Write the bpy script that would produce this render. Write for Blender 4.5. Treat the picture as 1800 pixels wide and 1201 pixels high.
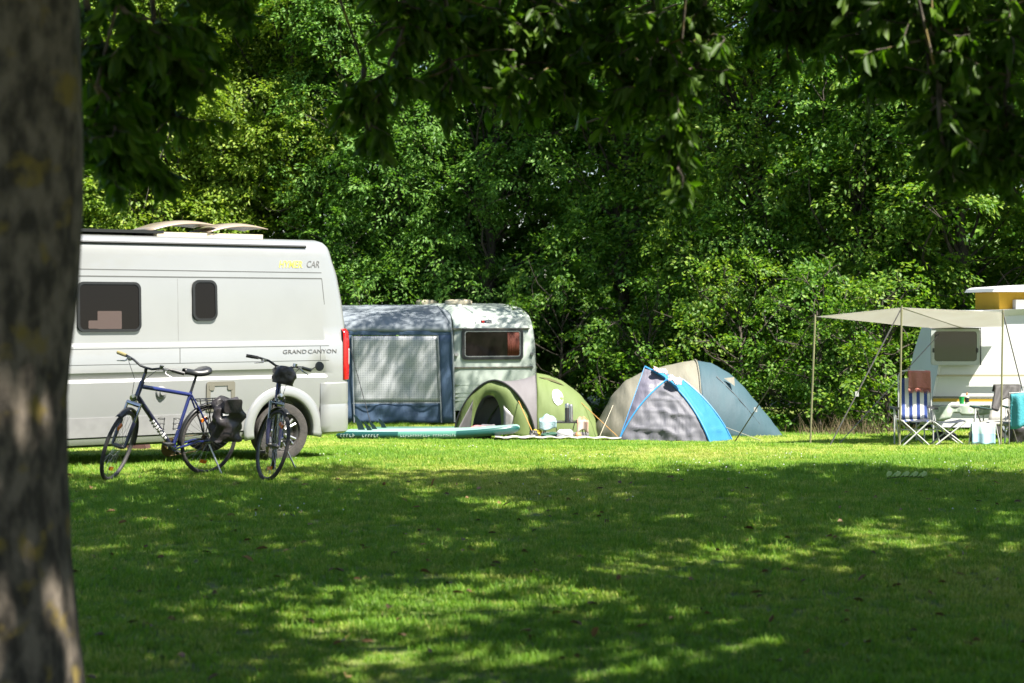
import bpy, bmesh, math, random
import numpy as np
from mathutils import Vector, Matrix, Euler
R = math.radians
random.seed(7)
for o in list(bpy.data.objects): bpy.data.objects.remove(o)
scene = bpy.context.scene
COL = scene.collection

# ------------------------------------------------------------ camera, sky, sun, exposure
F, CX, HY, EYE = 3200.0, 900.0, 540.0, 1.8        # focal length, centre column, horizon row (1800 px wide frame), eye height
cam = bpy.data.objects.new('camera', bpy.data.cameras.new('camera'))
COL.objects.link(cam)
cam.location = (0, 0, EYE)
cam.rotation_euler = (R(90), 0, 0)
cam.data.sensor_width = 36
cam.data.lens = 36 * F / 1800
cam.data.shift_y = -(600.5 - HY) / 1800
cam.data.clip_end = 500
cam.data.dof.use_dof = True
cam.data.dof.focus_distance = 22.5
cam.data.dof.aperture_fstop = 2.6
scene.camera = cam
SUN_EL, SUN_H = R(57), Vector((0.77, -0.638))    # the sun stands high on the right, a little behind the camera
world = bpy.data.worlds.new('World'); scene.world = world
world.use_nodes = True
wn = world.node_tree
sky = wn.nodes.new('ShaderNodeTexSky'); sky.sky_type = 'NISHITA'; sky.sun_disc = False
sky.sun_elevation = SUN_EL; sky.sun_rotation = math.atan2(SUN_H.x, SUN_H.y)
bg = wn.nodes['Background']; bg.inputs['Strength'].default_value = 0.068
wn.links.new(sky.outputs[0], bg.inputs['Color'])
sl = bpy.data.lights.new('sun', 'SUN'); sl.energy = 5.0; sl.angle = R(0.53); sl.color = (1, .95, .86)
sun = bpy.data.objects.new('sun', sl); COL.objects.link(sun)
sdir = Vector((SUN_H.x * math.cos(SUN_EL), SUN_H.y * math.cos(SUN_EL), math.sin(SUN_EL)))
sun.rotation_euler = sdir.to_track_quat('Z', 'Y').to_euler()
scene.view_settings.view_transform = 'Standard'
scene.view_settings.look = 'None'
scene.view_settings.gamma = 1
scene.view_settings.use_curve_mapping = False
scene.view_settings.exposure = 1.93
scene.cycles.max_bounces = 6; scene.cycles.diffuse_bounces = 3; scene.cycles.glossy_bounces = 2; scene.cycles.transmission_bounces = 4

# ------------------------------------------------------------ the lie of the land and pixel helpers
def sstep(t):
    t = max(0.0, min(1.0, t)); return t * t * (3 - 2 * t)
def gz(x, y):
    return -0.62 * sstep((y - 19.5) / 18.5) + .012 * math.sin(x * 1.3 + y * .7) + .010 * math.sin(x * .6 - y * 1.1 + 2)
def P(px, py, D):                      # the point seen at a pixel at depth D
    return Vector(((px - CX) / F * D, D, EYE - (py - HY) / F * D))
def G(px, py):                         # the ground point seen at a pixel
    D = 20.0
    for _ in range(60):
        z = gz((px - CX) / F * D, D)
        D = .5 * D + .5 * (EYE - z) * F / max(py - HY, 1)
    return Vector(((px - CX) / F * D, D, gz((px - CX) / F * D, D)))
def onground(x, y): return Vector((x, y, gz(x, y)))

# ------------------------------------------------------------ mesh builder
class MB:
    def __init__(s, M=None): s.v = []; s.f = []; s.M = M
    def add(s, vs, fs):
        b = len(s.v)
        if s.M is not None: vs = [s.M @ Vector(v) for v in vs]
        s.v += [tuple(v) for v in vs]; s.f += [tuple(b + i for i in f) for f in fs]
        return s
    def box(s, c, d, rot=None):
        c = Vector(c); h = Vector(d) / 2
        vs = []
        for z in (-1, 1):
            for y in (-1, 1):
                for x in (-1, 1):
                    p = Vector((x * h.x, y * h.y, z * h.z))
                    if rot is not None: p = rot @ p
                    vs.append(c + p)
        return s.add(vs, [(0, 2, 3, 1), (4, 5, 7, 6), (0, 1, 5, 4), (2, 6, 7, 3), (0, 4, 6, 2), (1, 3, 7, 5)])
    def grid(s, rows, closed_u=False, closed_v=False, flip=False):
        n, m = len(rows), len(rows[0]); vs = [p for r in rows for p in r]; fs = []
        for i in range(n if closed_v else n - 1):
            for j in range(m if closed_u else m - 1):
                a, b = i * m + j, i * m + (j + 1) % m
                c, d = ((i + 1) % n) * m + (j + 1) % m, ((i + 1) % n) * m + j
                fs.append((a, d, c, b) if flip else (a, b, c, d))
        return s.add(vs, fs)
    def tube(s, pts, r, n=8, closed=False, caps=True, flat=1.0):
        pts = [Vector(p) for p in pts]; k = len(pts); rows = []
        prev = None
        for i, p in enumerate(pts):
            if closed: t = pts[(i + 1) % k] - pts[i - 1]
            else: t = pts[min(i + 1, k - 1)] - pts[max(i - 1, 0)]
            t.normalize()
            if prev is None:
                a = Vector((0, 0, 1)) if abs(t.z) < .9 else Vector((1, 0, 0))
                u = t.cross(a).normalized()
            else:
                u = (prev - t * prev.dot(t)).normalized()
            prev = u; w = t.cross(u)
            rr = r[i] if isinstance(r, (list, tuple)) else r
            rows.append([p + u * (rr * math.cos(2 * math.pi * j / n)) + w * (rr * flat * math.sin(2 * math.pi * j / n)) for j in range(n)])
        b = len(s.v)
        s.grid(rows, closed_u=True, closed_v=closed)
        if caps and not closed:
            s.f.append(tuple(b + j for j in range(n))[::-1]); s.f.append(tuple(b + (k - 1) * n + j for j in range(n)))
        return s
    def lathe(s, prof, n=20, M=None):            # profile of (radius, height) about z
        rows = []
        for (r, z) in prof:
            row = [Vector((r * math.cos(2 * math.pi * j / n), r * math.sin(2 * math.pi * j / n), z)) for j in range(n)]
            if M is not None: row = [M @ p for p in row]
            rows.append(row)
        return s.grid(rows, closed_u=True)
    def prism(s, poly, fn, t0, t1):              # 2-d outline extruded between t0 and t1
        n = len(poly)
        vs = [fn(a, b, t0) for a, b in poly] + [fn(a, b, t1) for a, b in poly]
        fs = [tuple(range(n))[::-1], tuple(range(n, 2 * n))] + [(i, (i + 1) % n, n + (i + 1) % n, n + i) for i in range(n)]
        return s.add(vs, fs)
    def ring(s, outer, inner, fn, t0, t1):       # flat frame between two outlines of equal count
        n = len(outer); vs = []
        for t in (t0, t1):
            vs += [fn(a, b, t) for a, b in outer] + [fn(a, b, t) for a, b in inner]
        fs = []
        for i in range(n):
            j = (i + 1) % n
            fs += [(i, n + i, n + j, j), (2 * n + i, 2 * n + j, 3 * n + j, 3 * n + i), (i, j, 2 * n + j, 2 * n + i), (n + i, 3 * n + i, 3 * n + j, n + j)]
        return s.add(vs, fs)
    def build(s, name, mat, parent=None, smooth=True, angle=35, recalc=True):
        me = bpy.data.meshes.new(name); me.from_pydata([tuple(v) for v in s.v], [], s.f)
        if recalc:
            bm = bmesh.new(); bm.from_mesh(me); bmesh.ops.recalc_face_normals(bm, faces=bm.faces); bm.to_mesh(me); bm.free()
        return link(name, me, mat, parent, smooth, angle)
def link(name, me, mat, parent=None, smooth=True, angle=35):
    if smooth:
        me.polygons.foreach_set('use_smooth', [True] * len(me.polygons))
        if angle < 180: me.set_sharp_from_angle(angle=R(angle))
    o = bpy.data.objects.new(name, me); COL.objects.link(o)
    if mat: me.materials.append(mat)
    if parent: o.parent = parent
    return o
def tag(o, label, cat, group=None, kind=None):
    if label: o['label'] = label
    if cat: o['category'] = cat
    if group: o['group'] = group
    if kind: o['kind'] = kind
    return o
def thing(name, label, cat, loc=(0, 0, 0), rz=0, group=None, lean=0):
    o = bpy.data.objects.new(name, None); COL.objects.link(o)
    o.empty_display_size = .1
    o.location = loc; o.rotation_euler = (lean, 0, rz)
    return tag(o, label, cat, group)
def rrect(w, h, r, n=5, cx=0, cy=0):
    pts = []
    for (sx, sy, a0) in ((1, 1, 0), (-1, 1, 90), (-1, -1, 180), (1, -1, 270)):
        for k in range(n + 1):
            a = R(a0 + 90 * k / n)
            pts.append((cx + sx * (w / 2 - r) + r * math.cos(a), cy + sy * (h / 2 - r) + r * math.sin(a)))
    return pts
def solidify(o, t):
    m = o.modifiers.new('t', 'SOLIDIFY'); m.thickness = t; m.offset = 0
    return o

# ------------------------------------------------------------ materials
def mat(name, col, rough=.6, metal=0., col2=None, scale=8., bump=0., bscale=None, coords='Object', spec=.5, coat=0., transl=0., tcol=None, detail=4., stretch=None, ramp=(.35, .65)):
    col = tuple(v * .62 for v in col); col2 = tuple(v * .62 for v in col2) if col2 else None; tcol = tuple(v * .62 for v in tcol) if tcol else None
    m = bpy.data.materials.new(name); m.use_nodes = True
    nt = m.node_tree; b = nt.nodes['Principled BSDF']; out = nt.nodes['Material Output']
    b.inputs['Base Color'].default_value = (*col, 1); b.inputs['Roughness'].default_value = rough; b.inputs['Metallic'].default_value = metal
    b.inputs['Specular IOR Level'].default_value = spec; b.inputs['Coat Weight'].default_value = coat
    tc = nt.nodes.new('ShaderNodeTexCoord'); vec = tc.outputs[coords]
    if stretch:
        mp = nt.nodes.new('ShaderNodeMapping'); mp.inputs['Scale'].default_value = stretch
        nt.links.new(vec, mp.inputs['Vector']); vec = mp.outputs[0]
    csock = None
    if col2:
        n = nt.nodes.new('ShaderNodeTexNoise'); n.inputs['Scale'].default_value = scale; n.inputs['Detail'].default_value = detail
        nt.links.new(vec, n.inputs['Vector'])
        r = nt.nodes.new('ShaderNodeValToRGB'); r.color_ramp.elements[0].position = ramp[0]; r.color_ramp.elements[1].position = ramp[1]
        r.color_ramp.elements[0].color = (*col, 1); r.color_ramp.elements[1].color = (*col2, 1)
        nt.links.new(n.outputs['Fac'], r.inputs['Fac']); nt.links.new(r.outputs[0], b.inputs['Base Color']); csock = r.outputs[0]
    if bump:
        n2 = nt.nodes.new('ShaderNodeTexNoise'); n2.inputs['Scale'].default_value = bscale or scale * 3; n2.inputs['Detail'].default_value = 5
        nt.links.new(vec, n2.inputs['Vector'])
        bp = nt.nodes.new('ShaderNodeBump'); bp.inputs['Strength'].default_value = bump; bp.inputs['Distance'].default_value = .02
        nt.links.new(n2.outputs['Fac'], bp.inputs['Height']); nt.links.new(bp.outputs[0], b.inputs['Normal'])
    if transl:
        t = nt.nodes.new('ShaderNodeBsdfTranslucent'); t.inputs['Color'].default_value = (*(tcol or col), 1)
        if csock is not None and tcol is None: nt.links.new(csock, t.inputs['Color'])
        mx = nt.nodes.new('ShaderNodeMixShader'); mx.inputs[0].default_value = transl
        nt.links.new(b.outputs[0], mx.inputs[1]); nt.links.new(t.outputs[0], mx.inputs[2]); nt.links.new(mx.outputs[0], out.inputs['Surface'])
    return m
def leafmat(name, c1, c2, c3, transl=.4, tint=(1.25, 1.35, .5), rough=.5, spec=.28):
    m = bpy.data.materials.new(name); m.use_nodes = True
    nt = m.node_tree; b = nt.nodes['Principled BSDF']; out = nt.nodes['Material Output']
    ge = nt.nodes.new('ShaderNodeNewGeometry'); r = nt.nodes.new('ShaderNodeValToRGB')
    e = r.color_ramp.elements; e[0].color = (*c1, 1); e[1].color = (*c3, 1); e[0].position = 0; e[1].position = 1
    k = e.new(.55); k.color = (*c2, 1)
    nt.links.new(ge.outputs['Random Per Island'], r.inputs['Fac']); nt.links.new(r.outputs[0], b.inputs['Base Color'])
    b.inputs['Roughness'].default_value = rough; b.inputs['Specular IOR Level'].default_value = spec
    t = nt.nodes.new('ShaderNodeBsdfTranslucent')
    mul = nt.nodes.new('ShaderNodeMix'); mul.data_type = 'RGBA'; mul.blend_type = 'MULTIPLY'; mul.inputs[0].default_value = 1
    mul.inputs[7].default_value = (*tint, 1)
    nt.links.new(r.outputs[0], mul.inputs[6]); nt.links.new(mul.outputs[2], t.inputs['Color'])
    mx = nt.nodes.new('ShaderNodeMixShader'); mx.inputs[0].default_value = transl
    nt.links.new(b.outputs[0], mx.inputs[1]); nt.links.new(t.outputs[0], mx.inputs[2]); nt.links.new(mx.outputs[0], out.inputs['Surface'])
    return m
M = {}
M['paint'] = mat('van_paint', (.46, .47, .465), .36, .38, col2=(.43, .44, .435), scale=1.5, coat=.6, bump=.01, bscale=3)
M['grey_trim'] = mat('grey_trim', (.30, .30, .30), .5, col2=(.26, .26, .26))
M['olive_trim'] = mat('taupe_trim', (.20, .19, .15), .5)
M['black'] = mat('black_plastic', (.016, .017, .018), .4)
M['rubber'] = mat('rubber', (.035, .033, .032), .8, col2=(.06, .055, .05), scale=14, bump=.3, bscale=60)
M['vtyre'] = mat('dusty_tyre', (.075, .065, .058), .85, col2=(.04, .037, .035), scale=10, bump=.3, bscale=50)
M['glass'] = mat('tinted_glass', (.010, .008, .007), .05, spec=.16)
M['seam'] = mat('panel_gap', (.10, .105, .10), .7)
M['red_lens'] = mat('red_lens', (.62, .01, .012), .15, coat=.5)
M['alu'] = mat('aluminium', (.62, .62, .62), .35, .9)
M['white_metal'] = mat('white_tube', (.58, .58, .56), .35)
M['tan_lid'] = mat('smoked_skylight', (.42, .34, .25), .25, coat=.3, transl=.2)
M['cream'] = mat('cream_plastic', (.66, .58, .42), .5)
M['yellow_ink'] = mat('yellow_lettering', (.95, .90, .12), .5)
M['grey_ink'] = mat('grey_lettering', (.16, .16, .16), .5)
M['blue_frame'] = mat('blue_lacquer', (.020, .030, .17), .28, coat=.6, col2=(.016, .023, .12), scale=4)
M['navy_frame'] = mat('navy_lacquer', (.016, .016, .045), .3, coat=.6)
M['chrome'] = mat('polished_steel', (.62, .62, .63), .2, 1.)
M['steel_dark'] = mat('dark_steel', (.18, .17, .16), .4, .7)
M['brass'] = mat('oily_chain', (.16, .11, .05), .45, .7)
M['grip_tan'] = mat('cork_grip', (.30, .25, .10), .7)
M['orange'] = mat('orange_reflector', (.85, .20, .01), .25, coat=.4)
M['bag'] = mat('black_bag', (.026, .022, .024), .42, col2=(.05, .042, .046), scale=9, bump=.5, bscale=14)
M['white'] = mat('white_print', (.8, .8, .8), .5)

# ------------------------------------------------------------ ground
gm = mat('lawn_soil', (.11, .17, .02), .9, col2=(.18, .22, .035), scale=1.3, bump=.8, bscale=30)
rows = []
ys = list(np.concatenate([np.linspace(-30, 6, 10), np.linspace(7, 46, 90), np.linspace(50, 300, 14)]))
xs = list(np.concatenate([np.linspace(-200, -24, 8), np.linspace(-20, 20, 60), np.linspace(24, 200, 8)]))
b = MB(); b.grid([[Vector((x, y, gz(x, y))) for x in xs] for y in ys])
ground = b.build('ground', gm, angle=180); ground['kind'] = 'structure'

# grass: upright blades in small tufts, spread over the part of the lawn in view
gl = [leafmat('grass_a', (.130, .240, .022), (.200, .315, .032), (.33, .40, .075), .45, (1.05, 1.25, .4), .5, .3),
      leafmat('grass_b', (.085, .195, .020), (.135, .255, .028), (.215, .310, .048), .45, (1.05, 1.25, .4), .5, .3),
      leafmat('grass_c', (.220, .280, .040), (.310, .360, .070), (.50, .47, .18), .45, (1.05, 1.2, .5), .5, .3)]
def tuft_mesh(k, seed, n=44, hmin=.02, hmax=.05, rad=.085):
    rg = random.Random(seed); vs = []; fs = []
    for i in range(n):
        a = rg.uniform(0, 6.283); r = rad * math.sqrt(rg.random()); x, y = r * math.cos(a), r * math.sin(a)
        h = rg.uniform(hmin, hmax); w = rg.uniform(.0015, .0032); d = rg.uniform(0, 6.283); ln = rg.uniform(.1, .9) * h
        ux, uy = math.cos(d + 1.57) * w, math.sin(d + 1.57) * w; lx, ly = math.cos(d) * ln, math.sin(d) * ln
        b = len(vs)
        vs += [(x - ux, y - uy, -.005), (x + ux, y + uy, -.005), (x + ux * .8 + lx * .35, y + uy * .8 + ly * .35, h * .6), (x - ux * .8 + lx * .35, y - uy * .8 + ly * .35, h * .6), (x + lx, y + ly, h)]
        fs += [(b, b + 1, b + 2, b + 3), (b + 3, b + 2, b + 4)]
    me = bpy.data.meshes.new('grass_tuft'); me.from_pydata(vs, [], fs); me.materials.append(gl[k])
    return me
tufts = bpy.data.collections.new('grass_tufts')
for i in range(9):
    o = bpy.data.objects.new('tuft', tuft_mesh((0, 0, 1, 1, 2, 0, 1, 0, 2)[i], 30 + i, hmax=(.05 if i != 6 else .085)))
    tufts.objects.link(o)
rng = np.random.default_rng(3)
pts, scs = [], []
for (d0, d1, dens, sc) in ((5.5, 10, 260, .85), (10, 15, 230, .9), (15, 22, 200, 1.0), (22, 30, 110, 1.25), (30, 41, 45, 1.7)):
    hw = d1 * .30 + 1.0
    n = int((d1 - d0) * 2 * hw * dens)
    x = rng.uniform(-hw, hw, n); y = rng.uniform(d0, d1, n)
    pts.append(np.stack([x, y], 1)); scs.append(sc * rng.uniform(.7, 1.25, n))
pts = np.concatenate(pts); scs = np.concatenate(scs)
pat = np.sin(pts[:, 0] * 1.9 + 1.1 * np.sin(pts[:, 1] * 1.3)) * np.sin(pts[:, 1] * 2.3 + 1.3 * np.sin(pts[:, 0] * .9))
scs *= 1 + .22 * pat
zz = np.array([gz(a, b_) for a, b_ in pts])
me = bpy.data.meshes.new('grass'); me.vertices.add(len(pts))
me.vertices.foreach_set('co', np.column_stack([pts, zz]).astype(np.float32).ravel())
me.attributes.new('sc', 'FLOAT', 'POINT').data.foreach_set('value', scs.astype(np.float32))
me.attributes.new('sv', 'FLOAT_VECTOR', 'POINT').data.foreach_set('vector', np.column_stack([scs, scs, scs * np.where(pts[:, 1] > 22, .55, .85)]).astype(np.float32).ravel())
pat2 = np.sin(pts[:, 0] * .8 + 2.1 * np.sin(pts[:, 1] * .37 + 1)) + np.sin(pts[:, 1] * 1.1 + 1.7 * np.sin(pts[:, 0] * .61)) + rng.normal(0, .55, len(pts))
idx = np.where(pat2 > 1.15, rng.choice([4, 8, 4, 0], len(pts)), np.where(pat2 < -1.1, rng.choice([2, 3, 6, 3], len(pts)), rng.integers(0, 9, len(pts))))
me.attributes.new('ix', 'INT', 'POINT').data.foreach_set('value', idx.astype(np.int32))
me.attributes.new('rz', 'FLOAT', 'POINT').data.foreach_set('value', rng.uniform(0, 6.283, len(pts)).astype(np.float32))
grass = bpy.data.objects.new('grass', me); COL.objects.link(grass)
tag(grass, 'short mown green lawn grass covering the whole campsite ground', 'grass', kind='stuff')
ng = bpy.data.node_groups.new('grass_scatter', 'GeometryNodeTree')
ng.interface.new_socket('Geometry', in_out='INPUT', socket_type='NodeSocketGeometry'); ng.interface.new_socket('Geometry', in_out='OUTPUT', socket_type='NodeSocketGeometry')
N = ng.nodes; gi = N.new('NodeGroupInput'); go = N.new('NodeGroupOutput'); ip = N.new('GeometryNodeInstanceOnPoints')
ci = N.new('GeometryNodeCollectionInfo'); ci.inputs['Collection'].default_value = tufts; ci.inputs['Separate Children'].default_value = True; ci.inputs['Reset Children'].default_value = True
ip.inputs['Pick Instance'].default_value = True
a1 = N.new('GeometryNodeInputNamedAttribute'); a1.data_type = 'FLOAT_VECTOR'; a1.inputs['Name'].default_value = 'sv'
a2 = N.new('GeometryNodeInputNamedAttribute'); a2.data_type = 'FLOAT'; a2.inputs['Name'].default_value = 'rz'
a3 = N.new('GeometryNodeInputNamedAttribute'); a3.data_type = 'INT'; a3.inputs['Name'].default_value = 'ix'; ng.links.new(a3.outputs[0], ip.inputs['Instance Index'])
cx = N.new('ShaderNodeCombineXYZ'); ng.links.new(a2.outputs[0], cx.inputs['Z'])
for a, b_ in ((gi.outputs[0], ip.inputs['Points']), (ci.outputs[0], ip.inputs['Instance']), (a1.outputs[0], ip.inputs['Scale']), (cx.outputs[0], ip.inputs['Rotation']), (ip.outputs[0], go.inputs[0])):
    ng.links.new(a, b_)
gmod = grass.modifiers.new('scatter', 'NODES'); gmod.node_group = ng

# ------------------------------------------------------------ trees
def leaf_mesh(name, C, A, Nn, L, W, six=False):
    """C centres, A unit axis, Nn unit normal, L length, W width -> one mesh of folded leaves"""
    n = len(C); B = np.cross(Nn, A); B /= np.linalg.norm(B, axis=1, keepdims=True) + 1e-9
    L = L[:, None]; W = W[:, None]
    up = Nn * W * .22
    if six:
        V = np.stack([C, C + A * L * .3 + B * W * .5 + up, C + A * L * .68 + B * W * .42 + up, C + A * L - Nn * L * .12, C + A * L * .68 - B * W * .42 + up, C + A * L * .3 - B * W * .5 + up], 1)
        k = 6; fl = np.array([[0, 1, 2, 3], [0, 3, 4, 5]])
    else:
        V = np.stack([C, C + A * L * .45 + B * W * .5 + up, C + A * L, C + A * L * .45 - B * W * .5 + up], 1)
        k = 4; fl = np.array([[0, 1, 2], [0, 2, 3]])
    V = V.reshape(-1, 3).astype(np.float32)
    Fa = (np.arange(n)[:, None, None] * k + fl[None]).reshape(-1, fl.shape[1])
    me = bpy.data.meshes.new(name); me.vertices.add(len(V)); me.vertices.foreach_set('co', V.ravel())
    m = Fa.shape[1]
    me.loops.add(Fa.size); me.loops.foreach_set('vertex_index', Fa.ravel().astype(np.int32))
    me.polygons.add(len(Fa)); me.polygons.foreach_set('loop_start', (np.arange(len(Fa)) * m).astype(np.int32))
    me.update(calc_edges=True); me.validate()
    return me
def unit(v): return v / (np.linalg.norm(v, axis=-1, keepdims=True) + 1e-9)
def crown_leaves(rg, lobes, per_m2, leaf, out_bias=.6, spray=.30, per=38, droop=.35, front=None):
    """sprays of leaves on the shells of irregular lobes (centre, radii)"""
    Cs, As, Ns = [], [], []
    for (c, r) in lobes:
        c = np.array(c); r = np.array(r)
        area = 4 * math.pi * (np.prod(r) ** (2 / 3))
        ns = max(4, int(area * per_m2 / per))
        d = unit(rg.normal(size=(ns, 3)))
        if front is not None:
            keep = (d[:, 1] < front) | (rg.random(ns) < .25); d = d[keep]
        d = d[(d[:, 2] > -.55) | (rg.random(len(d)) < .35)]
        rad = rg.uniform(.62, 1.08, (len(d), 1))
        sc = c + d * r * rad                              # spray centres
        ax = unit(d * np.array([1, 1, .35]) + rg.normal(size=d.shape) * .45 + np.array([0, 0, -droop]))
        nn = unit(np.array([0, 0, 1.0]) + d * .7 + rg.normal(size=d.shape) * .35)
        nn = unit(nn - ax * np.sum(nn * ax, 1, keepdims=True)); bb = np.cross(nn, ax)
        s = rg.uniform(.6, 1.35, (len(d), 1)) * spray
        m = per
        t = rg.uniform(-1, 1, (len(d), m, 1)); w = rg.normal(size=(len(d), m, 1)) * .38; h = rg.normal(size=(len(d), m, 1)) * .16
        p = sc[:, None] + (ax[:, None] * t + bb[:, None] * w * (1.15 - .55 * t) + nn[:, None] * (h - .25 * t * t)) * s[:, None]
        la = unit(ax[:, None] * .8 + bb[:, None] * np.sign(w) * .8 + rg.normal(size=p.shape) * .35 + np.array([0, 0, -.25]))
        ln = unit(nn[:, None] + rg.normal(size=p.shape) * .45)
        ln = unit(ln - la * np.sum(ln * la, 2, keepdims=True))
        Cs.append(p.reshape(-1, 3)); As.append(la.reshape(-1, 3)); Ns.append(ln.reshape(-1, 3))
    C = np.concatenate(Cs); A = np.concatenate(As); Nn = np.concatenate(Ns)
    L = rg.uniform(.75, 1.3, len(C)) * leaf[0]; W = rg.uniform(.8, 1.2, len(C)) * leaf[1]
    return C, A, Nn, L, W
def limb(mb, p0, p1, r0, r1, rg, bend=.12, k=7, n=8):
    p0, p1 = Vector(p0), Vector(p1); ln = (p1 - p0).length
    off = Vector(rg.normal(size=3)) * ln * bend
    pts = []; rad = []
    for i in range(k + 1):
        t = i / k
        pts.append(p0.lerp(p1, t) + off * math.sin(math.pi * t) + Vector(rg.normal(size=3)) * ln * .012 * (0 < i < k)); rad.append(r0 + (r1 - r0) * t)
    mb.tube(pts, rad, n); return pts
M['bark'] = mat('woodland_bark', (.085, .068, .046), .9, col2=(.04, .034, .024), scale=6, bump=.8, bscale=16, stretch=(1, 1, .25))
LM = {
 'ash': leafmat('ash_leaf', (.060, .146, .024), (.096, .208, .033), (.168, .288, .050), .45),
 'yellow': leafmat('sunny_leaf', (.095, .165, .018), (.150, .235, .025), (.260, .320, .040), .45),
 'deep': leafmat('deep_leaf', (.048, .122, .016), (.080, .182, .021), (.170, .275, .034), .45),
 'mid': leafmat('mid_leaf', (.056, .130, .016), (.095, .190, .020), (.210, .290, .034), .45),
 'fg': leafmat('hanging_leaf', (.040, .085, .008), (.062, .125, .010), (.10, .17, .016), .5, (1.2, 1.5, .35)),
}
def tree(name, label, x, y, h, rx, ry, kind, seed, lean=0., leaf=(.105, .06), dens=150, trunk_r=.16, low=.0, nl=20, group='trees and shrubs closing the campsite behind', cat='tree', over=(), spray=.30):
    rg = np.random.default_rng(seed); z0 = gz(x, y)
    root = thing(name, label, cat, (x, y, z0), 0, group)
    tb = MB(); top = Vector((lean, .3, h * .72))
    spine = limb(tb, (0, 0, -.15), top, trunk_r, trunk_r * .35, rg, .03, 9, 10)
    lobes = []
    nl = int(nl * 2.2)
    for i in range(nl):
        t = (i + .5) / nl
        zc = h * (low + (1 - low) * t)
        prof = math.sin(math.pi * min(1, max(.12, (t * .86 + .14)))) ** .6
        a = rg.uniform(0, 6.283); q = math.sqrt(rg.uniform(.25, 1)) * prof
        lx, ly = lean * t + rx * q * math.cos(a), ry * q * math.sin(a)
        rr = rg.uniform(.75, 1.25) * .30 * min(rx * 1.3, h * .4)
        lobes.append(((lx, ly, min(zc, h - rr * .6)), (rr * rg.uniform(1, 1.5), rr * rg.uniform(.9, 1.2), rr * rg.uniform(.65, .95))))
    lobes += list(over)
    for (c, r) in lobes:
        k = min(len(spine) - 1, max(2, int(len(spine) * min(.95, c[2] / h * .9))))
        limb(tb, spine[k], Vector(c) - Vector((0, 0, r[2] * .4)), trunk_r * .26, .012, rg, .10, 6, 6)
        for _ in range(3):
            e = Vector(c) + Vector(rg.normal(size=3)) * r[0] * .55
            limb(tb, Vector(c) - Vector((0, 0, r[2] * .4)), e, .012, .004, rg, .12, 4, 5)
    tb.build('trunk', M['bark'], root)
    C, A, Nn, L, W = crown_leaves(rg, lobes, dens, leaf, spray=spray)
    keep = C[:, 2] > .05
    cr = link('crown', leaf_mesh('crown', C[keep], A[keep], Nn[keep], L[keep], W[keep]), LM[kind], root, False)
    cr['kind'] = 'stuff'
    print('LEAVES', name, keep.sum())
    return root
def X(px, D): return (px - CX) / F * D
over_tents = [((.2, -7.4, 9.3), (1.3, 1.2, .7)), ((2.0, -8.2, 9.2), (1.3, 1.1, .6)), ((3.6, -5.6, 9.0), (1.3, 1.2, .7)), ((5.6, -7.4, 9.2), (1.4, 1.2, .7)), ((6.8, -6.6, 9.6), (1.4, 1.2, .7)), ((3.2, -7.5, 9.6), (1.5, 1.3, .7)), ((1.0, -6.8, 10.2), (1.6, 1.3, .8)), ((4.8, -6.0, 9.8), (1.5, 1.4, .7)), ((2.2, -5.2, 9.4), (1.3, 1.2, .6))]
tree('ash_tree', 'tall pale green ash tree rising behind the old caravan', X(690, 42.5), 42.5, 12, 2.5, 1.8, 'ash', 11, nl=26, leaf=(.10, .045), low=.10)
tree('leaning_tree', 'yellow green tree with leaning bare trunk behind the camper van', X(465, 44), 44, 12.5, 2.8, 1.8, 'yellow', 12, lean=1.0, nl=20, low=.36, trunk_r=.2, over=[((-.5, -1.2, 4.2), (.9, .7, .5)), ((1.3, -1, 5.2), (.8, .7, .5))])
tree('broadleaf_tree', 'sunlit tree beyond the camper van roof beside the near trunk', X(255, 43), 43, 12, 2.6, 1.8, 'yellow', 13, nl=24, low=.12)
tree('broadleaf_tree', 'tree at the far left edge hidden mostly by the near trunk', X(30, 42), 42, 11.5, 2.4, 1.8, 'mid', 14, nl=18, low=.1)
tree('ash_tree', 'light green leafy tree above the old caravan roof and green tent', X(880, 42), 42, 11.5, 2.4, 1.8, 'ash', 15, nl=24, leaf=(.10, .05), low=.16, over=over_tents)
tree('hedgerow_tree', 'tree filling the gap between the old caravan and the dome tent', X(985, 43.5), 43.5, 11.5, 2.2, 1.5, 'ash', 25, nl=20)
tree('hedgerow_tree', 'dark leafy tree directly behind the two tone dome tent', X(1110, 40.5), 40.5, 11, 2.3, 1.8, 'deep', 16, nl=26)
tree('hedgerow_tree', 'bright dense tree between the dome tent and the canopy poles', X(1310, 38.5), 38.5, 11, 2.3, 1.8, 'mid', 17, nl=26)
tree('hedgerow_tree', 'dense tree behind the canopy with the three poles', X(1510, 37), 37, 10.5, 2.2, 1.7, 'deep', 18, nl=26)
tree('hedgerow_tree', 'yellowish green tree behind the pop top caravan roof', X(1700, 36), 36, 10.5, 2.2, 1.7, 'mid', 19, nl=26)
tree('hedgerow_tree', 'dark tree at the right edge beyond the pop top caravan', X(1890, 35.5), 35.5, 10, 2.2, 1.7, 'deep', 20, nl=22)
def shrub(label, px, D, h, rx, kind, seed):
    tree('shrub', label, X(px, D), D, h, rx, .9, kind, seed, trunk_r=.05, nl=13, leaf=(.085, .055), dens=110, cat='shrub', group='shrubs at the foot of the trees', spray=.24)
shrub('low shrub showing between the old caravan and the green tent', 990, 38.6, 3.0, 1.3, 'deep', 31)
shrub('low shrub rising behind the blue beach shelter', 1140, 37.2, 3.2, 1.4, 'deep', 32)
shrub('rounded shrub right of the dome tent foot', 1300, 35.4, 3.4, 1.5, 'mid', 33)
shrub('bushy shrub behind the leftmost canopy pole', 1440, 34.2, 3.2, 1.4, 'deep', 34)
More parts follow.
